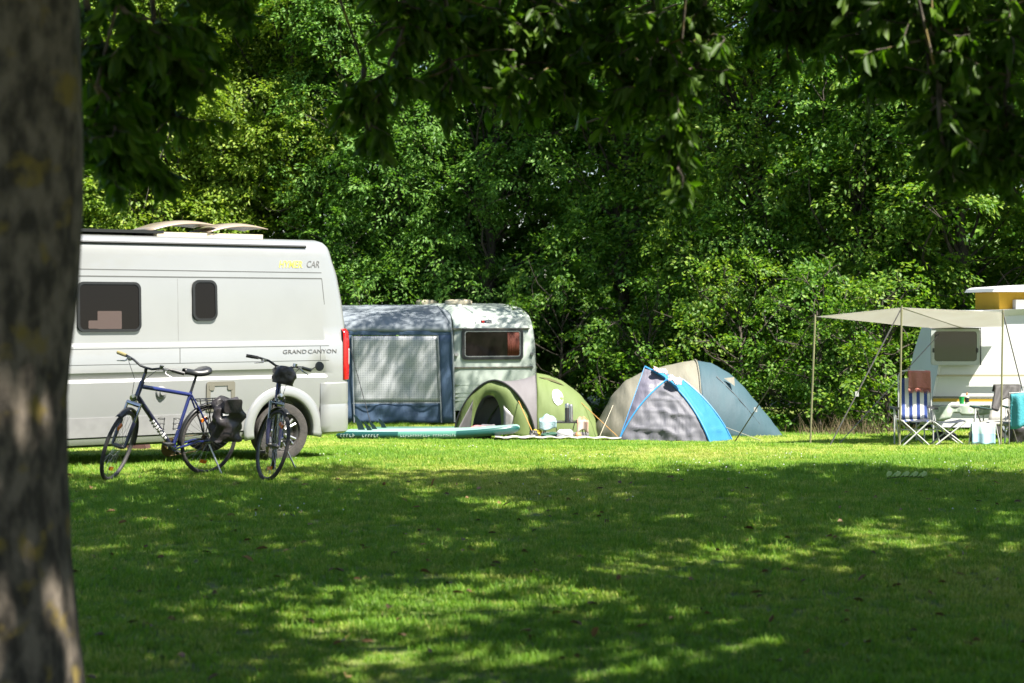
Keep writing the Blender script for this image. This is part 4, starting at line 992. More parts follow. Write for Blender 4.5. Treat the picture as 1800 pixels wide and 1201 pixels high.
q = MB(bM); pk_ = P(1088, 690, 31.0); q.prism([(0, 0), (.10, .02), (.05, -.25), (-.10, -.30)], lambda a, c, t: pk_ + Vector((a, t, c)), 0, .02); q.build('door_toggle', mat('teal_cloth', (.03, .25, .28), .7), dt_, smooth=False)

# blue beach shelter
DS = 28.7; so = onground(X(1180, DS), DS)
bs = thing('beach_shelter', 'bright blue and silver grey beach shelter in front of the dome tent', 'shelter', so); sM = Matrix.Translation(-so)
M['s_grey'] = cloth('silver_cloth', (.19, .19, .22), (.16, .16, .19), .15, .6, 4., .4, 6., spec=.35)
M['s_violet'] = cloth('lilac_grey_cloth', (.20, .19, .25), None, .2, .5, bump=.4)
M['s_blue'] = cloth('sky_blue_cloth', (.07, .36, .62), (.06, .32, .57), .3, .5, bump=.3, bs=6.)
M['s_blue2'] = mat('blue_binding', (.03, .28, .60), .5)
def gp(px, D): return onground(X(px, D), D)
def curve(a, m, c, n=41): return [a * (1 - t) ** 2 + m * (2 * t * (1 - t)) + c * t * t for t in np.linspace(0, 1, n)]
Bf, Cf, Ef = gp(1087, 28.3), gp(1248, 28.25), gp(1287, 29.0); Ap = P(1133, 645, 28.9); J = P(1172, 668, 28.75); K_ = P(1200, 668, 29.15); Bk = gp(1105, 30.0)
rib_a = curve(Bf, P(1112, 706, 28.5), Ap, 41); rib_b = curve(Bf, P(1118, 708, 28.35), J); rib_c = curve(Cf, P(1220, 706, 28.4), J); rib_d = curve(Ef, P(1258, 712, 29.0), K_)
rib_e = curve(Bk, P(1125, 690, 29.6), Ap)
def web(name, r1, r2, m, bul=.03, amp=.012, n=30):
    rows = []
    for j in range(n + 1):
        v = j / n; row = []
        for p, q_ in zip(r1, r2):
            w = p.lerp(q_, v); row.append(w + Vector((.2, -1, .35)) * (bul * math.sin(math.pi * v) + (.5 * wrk(w.x * 2.2 + w.z * 1.5, w.z * 2 - w.x, amp) + fold(w.z * 1.5 + w.x * 1.1, w.x * 1.6, amp * 1.6)) * math.sin(math.pi * v) ** .6))
        rows.append(row)
    q = MB(sM); q.grid(rows); return solidify(q.build(name, m, bs, angle=180), .002)
web('side_panel', rib_a, rib_b, M['s_violet'], .01); web('front_panel', rib_b, rib_c, M['s_grey'], .008, .026); web('blue_panel', rib_c, rib_d, M['s_blue'], .02, .012)
web('back_panel', rib_d, rib_e, M['s_blue'], -.05, .01); web('floor_edge', [Bf, Cf], [Bk, Ef], M['s_grey'], 0, 0)
top_a = curve(J, (J + Ap) / 2 + Vector((0, 0, .02)), Ap, 8); top_d = curve(K_, (K_ + Ap) / 2 + Vector((0, 0, .02)), Ap, 8); web('top_panel', top_a, top_d, M['s_blue'], .0, .004, 4)
for nm_, r_, t_ in (('rib', rib_b, .012), ('rib', rib_c, .016), ('rib', rib_d, .014), ('rib', rib_a, .006), ('rib', top_a, .016)):
    q = MB(sM); q.tube([p + Vector((.0, -.012, .006)) for p in r_], t_, 6); q.build(nm_, M['s_blue2'], bs)
rope('guy_rope', rib_d[8], onground(X(1345, 28.4), 28.4), .005, M['rope'], bs, sM)
strp = bpy.data.materials.new('striped_cloth'); strp.use_nodes = True
def stripes(m, axis, width, ca, cb, duty=.5):
    nt = m.node_tree; pb = nt.nodes['Principled BSDF']; tcn = nt.nodes.new('ShaderNodeTexCoord'); sx = nt.nodes.new('ShaderNodeSeparateXYZ'); nt.links.new(tcn.outputs['Object'], sx.inputs[0])
    d = nt.nodes.new('ShaderNodeMath'); d.operation = 'DIVIDE'; d.inputs[1].default_value = width; nt.links.new(sx.outputs[axis], d.inputs[0])
    f_ = nt.nodes.new('ShaderNodeMath'); f_.operation = 'FRACT'; nt.links.new(d.outputs[0], f_.inputs[0]); g_ = nt.nodes.new('ShaderNodeMath'); g_.operation = 'GREATER_THAN'; g_.inputs[1].default_value = duty; nt.links.new(f_.outputs[0], g_.inputs[0])
    mx = nt.nodes.new('ShaderNodeMix'); mx.data_type = 'RGBA'; mx.inputs[6].default_value = (*ca, 1); mx.inputs[7].default_value = (*cb, 1); nt.links.new(g_.outputs[0], mx.inputs[0]); nt.links.new(mx.outputs[2], pb.inputs['Base Color']); pb.inputs['Roughness'].default_value = .8
stripes(strp, 0, .035, (.75, .72, .72), (.55, .12, .14))
def rag(name, label, cat, o_, ex, ey, m, amp=.03, seed=1, n=10):
    ex, ey = Vector(ex), Vector(ey); rg_ = random.Random(seed); ph = [rg_.uniform(0, 6) for _ in range(5)]; rows = []
    nrm = ex.cross(ey).normalized()
    for i in range(n + 1):
        rows.append([ex * (j / n - .5 + .05 * math.sin(i * 1.1 + ph[3])) + ey * (i / n - .5 + .06 * math.sin(j + ph[4])) + nrm * amp * (math.sin(j * .9 + ph[0]) + math.sin(i * 1.2 + j * .5 + ph[1])) for j in range(n + 1)])
    q = MB(); q.grid(rows); w_ = solidify(q.build(name, m, None, angle=180), .006); w_.location = o_; return tag(w_, label, cat)
rag('swimsuit', 'striped swimwear drying on top of the beach shelter ridge', 'clothing', P(1161, 652, 28.75), (.22, 0, -.07), (.02, .12, .05), strp, .015, 1)
rag('swimsuit', 'striped swimwear drying lower on the beach shelter ridge', 'clothing', P(1186, 668, 28.6), (.20, 0, -.07), (.02, .14, .08), strp, .018, 2)

# ------------------------------------------------------------ paddle boards
M['b_dark'] = mat('board_dark_teal', (.010, .085, .07), .35, coat=.3); M['b_fin'] = mat('fin_black', (.008, .03, .032), .4); M['b_mid'] = mat('board_teal', (.10, .30, .22), .35, coat=.3); M['b_white'] = mat('board_deck', (.40, .56, .48), .4, col2=(.28, .46, .40), scale=2)
def board(label, nose, tail_, width, th, lift, grp, deck, ink, fins=((.10, 0, .25), (.165, .6, .13), (.165, -.6, .13))):
    nose, tail_ = Vector(nose), Vector(tail_); o_ = (nose + tail_) / 2; ux = (nose - tail_); Lb = ux.length; ux.normalize(); uy = Vector((-ux.y, ux.x, 0)).normalized()
    root = thing('paddle_board', label, 'paddle board', o_, 0, grp)
    def plan(u): return width / 2 * min(1, (max(0, 1 - (abs(2 * u - .92) / 1.08) ** 3.6)) ** .5)
    def zc_(u): return lift * max(0, (u - .62) / .38) ** 1.6 + .045
    def pt(u, ang):
        w = max(.01, plan(u)); ca, sa = math.cos(ang), math.sin(ang); sq = th / 2
        yy = (w - sq * .9) * (1 if ca > 0 else -1) * min(1, abs(ca) * 6) + sq * .9 * ca if w > sq else w * ca
        return ux * ((u - .5) * Lb) + uy * yy + Vector((0, 0, zc_(u) + th / 2 + th / 2 * sa * math.sqrt(max(0, 1 - max(0, (u - .965) / .035, (.03 - u) / .03) ** 2))))
    def part(name, u0, u1, a0, a1, m, n=20, k_=12, parent=root):
        q = MB(); q.grid([[pt(u, R(a)) for a in np.linspace(a0, a1, k_)] for u in [u0 + (u1 - u0) * (.5 - .5 * math.cos(math.pi * i / (n - 1))) for i in range(n)]]); return q.build(name, m, parent, angle=60)
    part('deck', .0, 1.0, 62, 118, deck, 60, 8); part('underside', .0, 1.0, 242, 298, M['b_dark'], 30, 8)
    for (a0, a1) in ((118, 242), (-62, 62)):
        part('side_rail', .0, .36, a0, a1, M['b_dark']); part('side_rail', .36, .68, a0, a1, M['b_mid']); part('side_rail', .68, 1.0, a0, a1, M['b_dark'])
    for (u, s, hgt) in fins:
        q = MB(); bse = pt(u, R(90)) + uy * (s * width * .30)
        q.prism([(0, -.01), (.11, -.01), (.055, hgt * .45), (-.02, hgt * .85), (-.075, hgt), (-.045, hgt * .6), (-.02, hgt * .3)], lambda a, c, t: bse + ux * a * (hgt / .25 * .5 + .55) + uy * t + Vector((0, 0, c)), -.006, .006); q.build('fin', M['b_fin'], root)
    return root, pt, ux, uy
bt = onground(X(599, 29.2), 29.2); bn = onground(X(914, 28.6), 28.6)
sgn_ = -1
bd1, bpt, bux, buy = board('long teal and white paddle board lying fins up before the awning', bn, bt, .80, .13, .07, 'paddle boards on the grass', M['b_white'], 1)
def bside(u0, s_): 
    def f_(a, c, t):
        u = u0 + a / (bn - bt).length; p0 = bpt(min(u, .99), R(180 + 0)); p0b = bpt(min(u, .99), R(0)); p_ = p0 if p0.y < p0b.y else p0b
        return p_ + Vector((0, -.006 - t, c * s_ - .025))
    return f_
M['b_ink'] = mat('board_print', (.62, .72, .68), .5)
rs_ = random.Random(3)
for (u0_, n_l, hl, wl) in ((.03, 5, .060, .040), (.16, 6, .048, .036), (.375, 9, .040, .030), (.50, 3, .040, .030), (.555, 6, .040, .030), (.635, 4, .040, .026)):
    q = MB(); fs_ = bside(u0_, 1.0)               # print too blurred to read: bare strokes, no letters
    for k_ in range(n_l):
        a0 = k_ * wl * 1.35; hk = hl * rs_.uniform(.7, 1.0)
        for (a, c, w, h) in ((a0, 0, wl * .28, hk), (a0 + wl * .3, hk * rs_.choice((0, .4, .75)), wl * .5, hl * .22)):
            q.add([fs_(a, c, 0), fs_(a + w, c, 0), fs_(a + w, c + h, 0), fs_(a, c + h, 0), fs_(a, c, -.004), fs_(a + w, c, -.004), fs_(a + w, c + h, -.004), fs_(a, c + h, -.004)], [(0, 1, 2, 3), (0, 4, 5, 1), (1, 5, 6, 2), (2, 6, 7, 3), (3, 7, 4, 0)])
    q.build('print', M['b_ink'], bd1, smooth=False)['kind'] = 'stuff'
bt2 = onground(X(640, 31.2), 31.2); bn2 = onground(X(905, 30.3), 30.3)
board('second paddle board lying behind the long one', bn2, bt2, .72, .13, .05, 'paddle boards on the grass', M['b_mid'], 0, ((.12, 0, .16),))
q = MB(); bx = onground(X(840, 28.5), 28.5); q.box(bx + Vector((0, .12, .045)), (.42, .3, .09)); tag(q.build('crate', M['well'], None, smooth=False), 'low black crate propping the paddle board nose', 'crate')

# ------------------------------------------------------------ low table and the things around it
DT = 29.0
def tz(px, D=DT): return gz(X(px, D), D)
lt = thing('camp_table', 'low black folding table with towel and flasks before the green tent', 'table', onground(X(992, DT), DT)); lM = Matrix.Translation(-onground(X(992, DT), DT))
ttop = wz and (EYE - (742 - HY) * DT / F)
q = MB(lM); q.box((X(992, DT), DT + .2, ttop - .01), (.76, .42, .02)); q.build('table_top', M['pole_dark'], lt, smooth=False)
for (px, dy) in ((953, 0), (1032, 0), (957, .4), (1028, .4)):
    q = MB(lM); q.tube([(X(px + (6 if px < 990 else -6), DT), DT + dy, ttop - .02), (X(px, DT), DT + dy, tz(px))], .010, 6); q.build('leg', M['pole_dark'], lt)
q = MB(lM); q.tube([(X(975, DT), DT + .02, ttop - .02), (X(984, DT), DT + .02, tz(984))], .008, 6); q.tube([(X(1010, DT), DT + .02, ttop - .02), (X(1003, DT), DT + .02, tz(1003))], .008, 6); q.build('brace', M['pole_dark'], lt)
M['t_towel'] = cloth('pale_blue_towel', (.42, .66, .70), (.55, .74, .76), .2, bump=.5, bs=30.)
def drape(name, label, cat, px0, px1, D, ztop, zdrop, m, over=.15, seed=1, mound=.10):
    rg_ = random.Random(seed); ph = [rg_.uniform(0, 6) for _ in range(4)]; rows = []; o_ = Vector((X((px0 + px1) / 2, D), D, ztop)); w = X(px1, D) - X(px0, D)
    for i in range(15):
        v = i / 14; row = []
        for j in range(17):
            u = j / 16 - .5
            if v < .5: y_ = .36 - v * .8; z_ = .02 + mound * .9 * math.sin(math.pi * min(1, v * 2)) * (math.cos(u * 3.0)) + .012 * math.sin(u * 14 + ph[0] + v * 6)
            else: y_ = -.05 - .02 * math.sin(u * 7 + ph[1]); z_ = .02 - zdrop * (v - .5) * 2 * (1 + .18 * math.sin(u * 5 + ph[2]))
            row.append(Vector((u * w, y_, z_)))
        rows.append(row)
    q = MB(); q.grid(rows); w_ = solidify(q.build(name, m, None, angle=180), .008); w_.location = o_; return tag(w_, label, cat)
drape('towel', 'pale blue towel heaped over the left end of the low table', 'towel', 948, 978, DT, ttop, .13, M['t_towel'], seed=3)
drape('shirt', 'orange and white cloth hanging off the right end of the low table', 'clothing', 1014, 1034, DT, ttop, .17, cloth('orange_cloth', (.75, .22, .04), (.85, .80, .72), .2, scale=4., bump=.4), seed=5, mound=.06)
for (px, hh_, rr_2, m_, lab) in ((997, .29, .036, M['pole_dark'], 'black vacuum flask with steel lid on the low table'), (1004, .27, .034, M['alu'], 'steel vacuum flask beside the black one on the low table')):
    q = MB(); q.lathe([(0, 0), (rr_2, 0), (rr_2, hh_ * .72), (rr_2 * .9, hh_ * .78)], 18); fo = q.build('vacuum_flask', m_, None); fo.location = (X(px, DT), DT + (.06 if px < 1000 else .16), ttop + .001); tag(fo, lab, 'flask')
    q = MB(); q.lathe([(rr_2 * .92, hh_ * .76), (rr_2 * .92, hh_ * .95), (rr_2 * .7, hh_), (0, hh_)], 18); q.build('lid', M['alu'], fo)
rows = [[onground(X(px, D), D) + Vector((0, 0, .055 + .01 * math.sin(px * .2 + D))) for px in np.linspace(870, 1092, 30)] for D in np.linspace(27.9, 28.75, 6)]
q = MB(); q.grid(rows); tag(solidify(q.build('ground_mat', mat('white_mat', (.62, .60, .54), .8, col2=(.52, .50, .44)), None, angle=180), .01), 'pale ground mat spread in front of the low table', 'mat')
def lump(name, label, cat, px, D, w, h, m, seed):
    q = bag_mesh(lambda a, c, z: Vector((a, c, z)), w, h, w * .7, seed, 8, .02); o_ = q.build(name, m, None, angle=70); o_.location = onground(X(px, D), D) + Vector((0, 0, .05)); return tag(o_, label, cat)
lump('plastic_bag', 'crumpled white plastic bag on the pale mat', 'bag', 993, 28.4, .24, .11, M['white'], 4)
lump('cloth_bundle', 'dark green cloth lying left of the white bag', 'clothing', 966, 28.5, .26, .06, mat('dark_green_cloth', (.02, .09, .05), .8), 5)
lump('cooking_pot', 'small dark pot below the yellow cloth on the mat', 'pot', 938, 28.5, .12, .09, M['steel_dark'], 6)
lump('cloth_bundle', 'yellow cloth beside the porch of the green tent', 'clothing', 945, 29.0, .13, .10, mat('yellow_cloth', (.75, .48, .02), .8), 7)
lump('sleeping_bag', 'red bedding heaped in the doorway of the green tent', 'bedding', 842, 29.75, .36, .15, mat('red_cloth', (.55, .03, .03), .8, col2=(.6, .5, .5), scale=3), 8)
lump('cushion', 'grey cushion beside the red bedding in the tent porch', 'cushion', 858, 29.95, .30, .17, M['t_grey'], 10)
q = MB(); q.lathe([(0, -.055), (.03, -.046), (.05, -.02), (.055, 0), (.05, .02), (.03, .046), (0, .055)], 18); bl2 = q.build('ball', mat('tan_ball', (.50, .28, .12), .6), None); bl2.location = onground(X(1016, 28.7), 28.7) + Vector((0, 0, .075)); tag(bl2, 'tan ball on the grass right of the low table', 'ball')

# ------------------------------------------------------------ pop-top caravan on the right, its canopy and the seating under it
DR = 28.6; ro_ = onground(X(1760, DR), DR); rz_ = ro_.z
pc = thing('popup_caravan', 'white pop top caravan with raised yellow canvas roof at the right', 'caravan', ro_); rM = Matrix.Translation(-ro_)
def rx(px, D=DR): return X(px, D)
def rzz(py, D=DR): return EYE - (py - HY) * D / F
M['cv_clean'] = mat('clean_white_skin', (.86, .87, .86), .4, col2=(.81, .82, .81), scale=1.5)
side = [(1642, 752), (1637, 715), (1640, 690), (1654, 625), (1668, 580), (1678, 562), (1694, 552), (1730, 546), (1800, 543), (1960, 543), (2020, 552), (2045, 590), (2060, 690), (2055, 752)]
q = MB(rM); prf = [(rx(a), rzz(c)) for a, c in side]
cxm = sum(a for a, _ in prf) / len(prf); czm = rzz(660); rows = []
for (dy, ins) in ((.10, .10), (.03, .03), (0, 0.0), (1.95, 0), (2.02, .03), (2.1, .10)):
    rows.append([Vector((a + (cxm - a) / abs(cxm - a) * ins * .6, DR + dy - .0, c - (ins if c > rzz(600) else 0))) for a, c in prf])
q.grid(rows, closed_u=True); n_ = len(prf); q.f.append(tuple(range(n_))); q.f.append(tuple(5 * n_ + j for j in range(n_)))
q.build('body', M['cv_clean'], pc, angle=30)
def rfn(a, c, t): return Vector((a, DR - t, c))
def rplate(name, x0, y0, x1, y1, t0, t1, m, parent=pc, rad=.01):
    q = MB(rM); q.prism(rrect(abs(rx(x1) - rx(x0)), abs(rzz(y0) - rzz(y1)), rad, 4, (rx(x0) + rx(x1)) / 2, (rzz(y0) + rzz(y1)) / 2), rfn, t0, t1); return q.build(name, m, parent, angle=30)
rplate('trim_strip', 1648, 658.5, 2040, 662, -.02, .012, mat('beige_strip', (.48, .43, .28), .5), rad=.004)
M['yellow_trim'] = mat('yellow_strip', (.62, .38, .03), .5)
rplate('trim_strip', 1640, 697, 2052, 700, -.02, .02, M['olive_trim'], rad=.004); rplate('lower_band', 1640, 700.5, 2052, 706, -.02, .012, M['yellow_trim'], rad=.004)
M['pale_frame'] = mat('pale_window_frame', (.50, .54, .52), .4)
q = MB(rM); w_, h_3 = rx(1722) - rx(1636), rzz(577) - rzz(642); q.ring(rrect(w_, h_3, .05, 5, rx(1679), rzz(609.5)), rrect(w_ - .10, h_3 - .11, .05, 5, rx(1679), rzz(609)), rfn, -.02, .03); w2 = q.build('window', M['pale_frame'], pc)
q = MB(rM); q.prism(rrect(w_ - .09, h_3 - .10, .05, 5, rx(1679), rzz(609)), rfn, -.01, .02); q.build('pane', mat('grey_window', (.05, .055, .06), .08, coat=.5), w2)
q = MB(rM); q.tube([rfn(rx(1633), rzz(577), .035), rfn(rx(1723), rzz(577), .035), rfn(rx(1723), rzz(642), .035)], .010, 6); q.build('window_rail', M['black'], w2)
for px in (1640, 1717):
    rplate('window_catch', px - 1.5, 612, px + 1.5, 620, .02, .04, M['black'], w2)
# pop top
q = MB(rM); q.box(((rx(1764) + rx(1960)) / 2, DR + 1.0, (rzz(546) + rzz(513)) / 2), (rx(1960) - rx(1764), 1.5, rzz(513) - rzz(546))); q.build('canvas_wall', cloth('yellow_canvas', (.95, .55, .03), (.88, .50, .03), .2, bump=.2), pc, smooth=False)
q = MB(rM); rp2 = [(rx(1748), rzz(513)), (rx(1752), rzz(507)), (rx(1761), rzz(504)), (rx(1820), rzz(500)), (rx(1960), rzz(500)), (rx(1985), rzz(511)), (rx(1984), rzz(514))]
q.prism(rp2, lambda a, c, t: Vector((a, DR + t, c)), .12, 1.9); q.build('pop_top', M['cv_clean'], pc, angle=30)
q = MB(rM); q.box((rx(1800), DR + .16, rzz(536)), (.22, .2, .16)); q.build('roof_vent', M['white_metal'], pc, smooth=False)
q = MB(rM); wc = Vector((rx(1778), DR - .03, rz_ + .29)); q.lathe([(.17, -.07), (.27, -.08), (.29, -.05), (.29, .05), (.27, .08), (.17, .07)], 30, Matrix.Translation(wc) @ Matrix.Rotation(R(90), 4, 'X')); wo = q.build('wheel', M['rubber'], pc)
q = MB(rM); q.lathe([(.19, .05), (.185, .085), (.15, .075)], 30, Matrix.Translation(wc) @ Matrix.Rotation(R(90), 4, 'X'))
for i in range(10):
    a = i * math.pi / 5; q.tube([wc + Vector((.03 * math.cos(a), -.075, .03 * math.sin(a))), wc + Vector((.17 * math.cos(a), -.078, .17 * math.sin(a)))], .014, 5)
q.build('hub_cap', M['alu'], wo)
q = MB(rM); q.box((rx(1830), DR + 1.0, rz_ + .30), (3.6, 1.6, .18)); q.build('chassis', M['well'], pc, smooth=False)

DC = 25.45
cn = thing('canopy', 'off white awning canopy on thin poles beside the pop top caravan', 'awning', onground(X(1583, DC), DC)); co_ = onground(X(1583, DC), DC); kM = Matrix.Translation(-co_)
M['tarp'] = cloth('canopy_cloth', (.98, .96, .90), (.95, .92, .85), .55, .8, bump=.05)
tl, tc_, tr_ = P(1433, 557, 26.0), P(1585, 541, DC), P(1763, 549, 25.35); bl3, br3 = P(1650, 577, DR - .03), P(1765, 574, DR - .03)
rows = []
for i in range(13):
    v = i / 12; row = []
    for j in range(25):
        u = j / 24; fr = tl.lerp(tc_, u * 2) if u < .5 else tc_.lerp(tr_, u * 2 - 1); bk = bl3.lerp(br3, max(0, (u - .25) / .75))
        p = fr.lerp(bk, v); row.append(p - Vector((0, 0, .05 * math.sin(math.pi * v) * abs(math.sin(2 * math.pi * u)) + .0)))
    rows.append(row)
q = MB(kM); q.grid(rows); solidify(q.build('roof_cloth', M['tarp'], cn, angle=180), .003)
M['pole'] = mat('bamboo_coloured_pole', (.30, .29, .15), .45, col2=(.24, .22, .12), scale=3)
for (t, px, D) in ((tl, 1424, 26.0), (tc_, 1581, DC), (tr_, 1759, 25.35)):
    q = MB(kM); q.tube([onground(X(px, D), D) - Vector((0, 0, .03)), t + Vector((0, 0, .03))], .014, 8); q.build('pole', M['pole'], cn)
q = MB(kM); q.tube([tc_, bl3.lerp(br3, .35)], .012, 6); q.build('ridge_pole', M['pole'], cn)
def strap(a, c, w, name='guy_strap'): 
    q = MB(kM); q.tube([a, c], w, 6, flat=.5); return q.build(name, M['strap'], cn)
strap(tc_, onground(X(1458, 25.6), 25.6), .020); strap(bl3 + Vector((0, -.02, -.1)), onground(X(1474, 26.5), 26.5), .010); strap(tr_, onground(X(1822, 25.6), 25.6), .018); strap(tl, onground(X(1290, 28.0), 28.0), .013)
for (a, c, t_) in ((tc_, onground(X(1458, 25.6), 25.6), .62), (tr_, onground(X(1822, 25.6), 25.6), .58), (tl, onground(X(1290, 28.0), 28.0), .72)):
    q = MB(kM); q.box(a.lerp(c, t_), (.05, .03, .07)); q.build('strap_buckle', M['white_metal'], cn, smooth=False)

# ---- seating
DF = 25.9
def fz(px, D=DF): return gz(X(px, D), D)
def fp(px, py, D=DF): return P(px, py, D)
st_m = bpy.data.materials.new('striped_sling'); st_m.use_nodes = True; stripes(st_m, 0, .105, (.62, .60, .55), (.03, .06, .22), .55)
hc = thing('folding_armchair', 'high backed folding chair with blue and white striped fabric', 'chair', onground(X(1605, DF), DF)); hO = onground(X(1605, DF), DF); hM = Matrix.Translation(-hO)
q = MB(hM); q.tube([fp(1580, 740), fp(1579, 662), fp(1584, 653), fp(1592, 652), fp(1622, 652), fp(1632, 655), fp(1636, 664), fp(1637, 740)], .012, 8); q.build('back_frame', M['white_metal'], hc)
q = MB(hM); q.grid([[fp(px, py, DF + .02 + .05 * (740 - py) / 80 + .01 * math.sin((px - 1582) / 8.)) for px in np.linspace(1582, 1634, 10)] for py in np.linspace(665, 738, 8)]); solidify(q.build('backrest', st_m, hc, angle=180), .004)
q = MB(hM); q.grid([[Vector((X(px, DF), DF - .45 * t, EYE - (738 - HY) * DF / F - .02 * math.sin(t * 3))) for px in np.linspace(1582, 1634, 8)] for t in np.linspace(0, 1, 6)]); solidify(q.build('seat', st_m, hc, angle=180), .006)
for px in (1572, 1640):
    q = MB(hM); q.box(fp(px, 717, DF - .25) , (.055, .42, .03)); q.build('armrest', M['black'], hc)
    for dy in (-.42, -.02):
        q = MB(hM); q.tube([fp(px, 719, DF + dy), Vector((X(px, DF), DF + dy, fz(px, DF + dy)))], .011, 7); q.build('leg', M['white_metal'], hc)
q = MB(hM); q.tube([Vector((X(1572, DF), DF - .42, EYE - (752 - HY) * DF / F)), Vector((X(1640, DF), DF - .42, EYE - (752 - HY) * DF / F))], .010, 7); q.build('crossbar', M['white_metal'], hc)
M['coral'] = cloth('coral_towel', (.62, .20, .15), (.70, .27, .21), .2, bump=.6, bs=40.)
def hang(name, label, pa, pb_, drop, m, back=.10, seed=1, fringe=None, kind='towel', depth=.04, skew=0.):
    pa, pb_ = Vector(pa), Vector(pb_); o_ = (pa + pb_) / 2; rg_ = random.Random(seed); ph = [rg_.uniform(0, 6) for _ in range(4)]; rows = []
    for i in range(16):
        v = i / 15; row = []
        for j in range(21):
            u = j / 20; top = pa.lerp(pb_, u) - o_; s = -back + (drop + back) * v
            y_ = .022 if s < 0 else -.024; fold = depth * .5 * math.sin(u * 11 + ph[0] + .8 * math.sin(u * 5 + ph[1])) * min(1, abs(s) / .15)
            row.append(top + Vector((skew * s, y_ + fold * (1 if s > 0 else .2) , .014 - abs(s) * (1 + .03 * math.sin(u * 9 + ph[2])))))
        rows.append(row)
    q = MB(); q.grid(rows); w_ = solidify(q.build(name, m, None, angle=180), .005); w_.location = o_; tag(w_, label, kind)
    if fringe:
        q = MB(); end = rows[-1]
        for j in range(60):
            t_ = j / 59 * 20; k_ = min(19, int(t_)); p = end[k_].lerp(end[k_ + 1], t_ - k_); q.tube([p, p + Vector((rg_.uniform(-.012, .012), rg_.uniform(-.01, .01), -rg_.uniform(.03, .07)))], .0035, 4)
        q.build('fringe', fringe, w_, angle=180)['kind'] = 'stuff'
    return w_
hang('towel', 'coral red towel hung over the striped chair back', fp(1596, 652, DF - .012), fp(1635, 653, DF - .012), .26, M['coral'], seed=2, fringe=M['coral'])
def stool(label, px0, px1, ytop):
    o_ = onground(X((px0 + px1) / 2, DF - .35), DF - .35); Ds = DF - .35; r_ = thing('folding_stool', label, 'stool', o_, 0, 'folding stools with crossed legs'); m_ = Matrix.Translation(-o_)
    z1 = EYE - (ytop - HY) * Ds / F; a, c = X(px0, Ds), X(px1, Ds)
    for dy in (-.16, .16):
        for (p0, p1) in ((a, c), (c, a)):
            q = MB(m_); q.tube([(p0, Ds + dy, z1), (p1, Ds + dy + .012 * (1 if p0 < p1 else -1), gz(p1, Ds + dy))], .011, 7); q.build('leg', M['white_metal'], r_)
    for xx in (a, c):
        q = MB(m_); q.tube([(xx, Ds - .17, z1), (xx, Ds + .17, z1)], .011, 7); q.build('seat_rail', M['white_metal'], r_)
    q = MB(m_); q.grid([[Vector((a + (c - a) * u, Ds + y_, z1 + .012 - .035 * math.sin(math.pi * u))) for u in np.linspace(0, 1, 9)] for y_ in (-.17, 0, .17)]); solidify(q.build('seat', mat('dark_canvas', (.03, .04, .06), .8), r_, angle=180), .005)
stool('folding stool with crossed legs under the striped chair side of the table', 1581, 1631, 738)
stool('folding stool with crossed legs in front of the table middle', 1637, 1693, 740)
# table with patterned cloth
DTb = 26.45; tO = onground(X(1672, DTb), DTb); tb_ = thing('folding_table', 'folding table under a patterned cloth beside the striped chair', 'table', tO); tM = Matrix.Translation(-tO)
zt_ = EYE - (712 - HY) * DTb / F
q = MB(tM); q.box((X(1676, DTb), DTb + .3, zt_ - .015), (X(1738, DTb) - X(1617, DTb), .66, .025)); q.build('table_top', M['grey_trim'], tb_, smooth=False)
for px in (1626, 1730):
    for dy in (.04, .56):
        q = MB(tM); q.tube([(X(px, DTb), DTb + dy, zt_ - .02), (X(px, DTb), DTb + dy, gz(X(px, DTb), DTb + dy))], .011, 7); q.build('leg', M['white_metal'], tb_)
pat_m = bpy.data.materials.new('patterned_tablecloth'); pat_m.use_nodes = True
nt = pat_m.node_tree; pb = nt.nodes['Principled BSDF']; tcn = nt.nodes.new('ShaderNodeTexCoord'); vo = nt.nodes.new('ShaderNodeTexVoronoi'); vo.inputs['Scale'].default_value = 9; vo.inputs['Randomness'].default_value = .0
mpn = nt.nodes.new('ShaderNodeMapping'); mpn.inputs['Rotation'].default_value = (0, R(45), 0); nt.links.new(tcn.outputs['Object'], mpn.inputs['Vector']); nt.links.new(mpn.outputs[0], vo.inputs['Vector'])
rpn = nt.nodes.new('ShaderNodeValToRGB'); e = rpn.color_ramp.elements; e[0].color = (.24, .31, .24, 1); e[0].position = .28; e[1].color = (.30, .36, .29, 1); e[1].position = .52; k_ = e.new(.38); k_.color = (.46, .48, .42, 1)
nt.links.new(vo.outputs['Distance'], rpn.inputs['Fac']); nt.links.new(rpn.outputs[0], pb.inputs['Base Color']); pb.inputs['Roughness'].default_value = .8
rows = []
for i in range(14):
    v = i / 13; row = []
    for j in range(33):
        u = j / 32; px = 1616 + 124 * u; x = X(px, DTb); d_ = (.24 + .05 * math.sin(u * 7 + 1)) * (1 if u < .45 else .62 if u < .58 else .80 - .9 * (u - .58))
        s = v * 1.5
        if s < 1: row.append(Vector((x, DTb + .63 - .65 * s, zt_ + .004)))
        else: row.append(Vector((x, DTb - .03 - .015 * math.sin(u * 22), zt_ - d_ * (s - 1) * 2)))
    rows.append(row)
q = MB(Matrix.Translation(-Vector((X(1676, DTb), DTb, zt_)))); q.grid(rows); tcl = solidify(q.build('tablecloth', pat_m, None, angle=60), .004); tcl.location = (X(1676, DTb), DTb, zt_ + .002); tag(tcl, 'pale green diamond patterned tablecloth draped over the folding table', 'tablecloth')
q = MB(); q.lathe([(0, 0), (.030, 0), (.040, .105), (.037, .105), (.028, .005)], 20); cup = q.build('cup', mat('green_plastic', (.02, .42, .10), .4, transl=.2), None); cup.location = (X(1694, DTb), DTb + .12, zt_ + .008); tag(cup, 'bright green plastic cup on the tablecloth', 'cup')
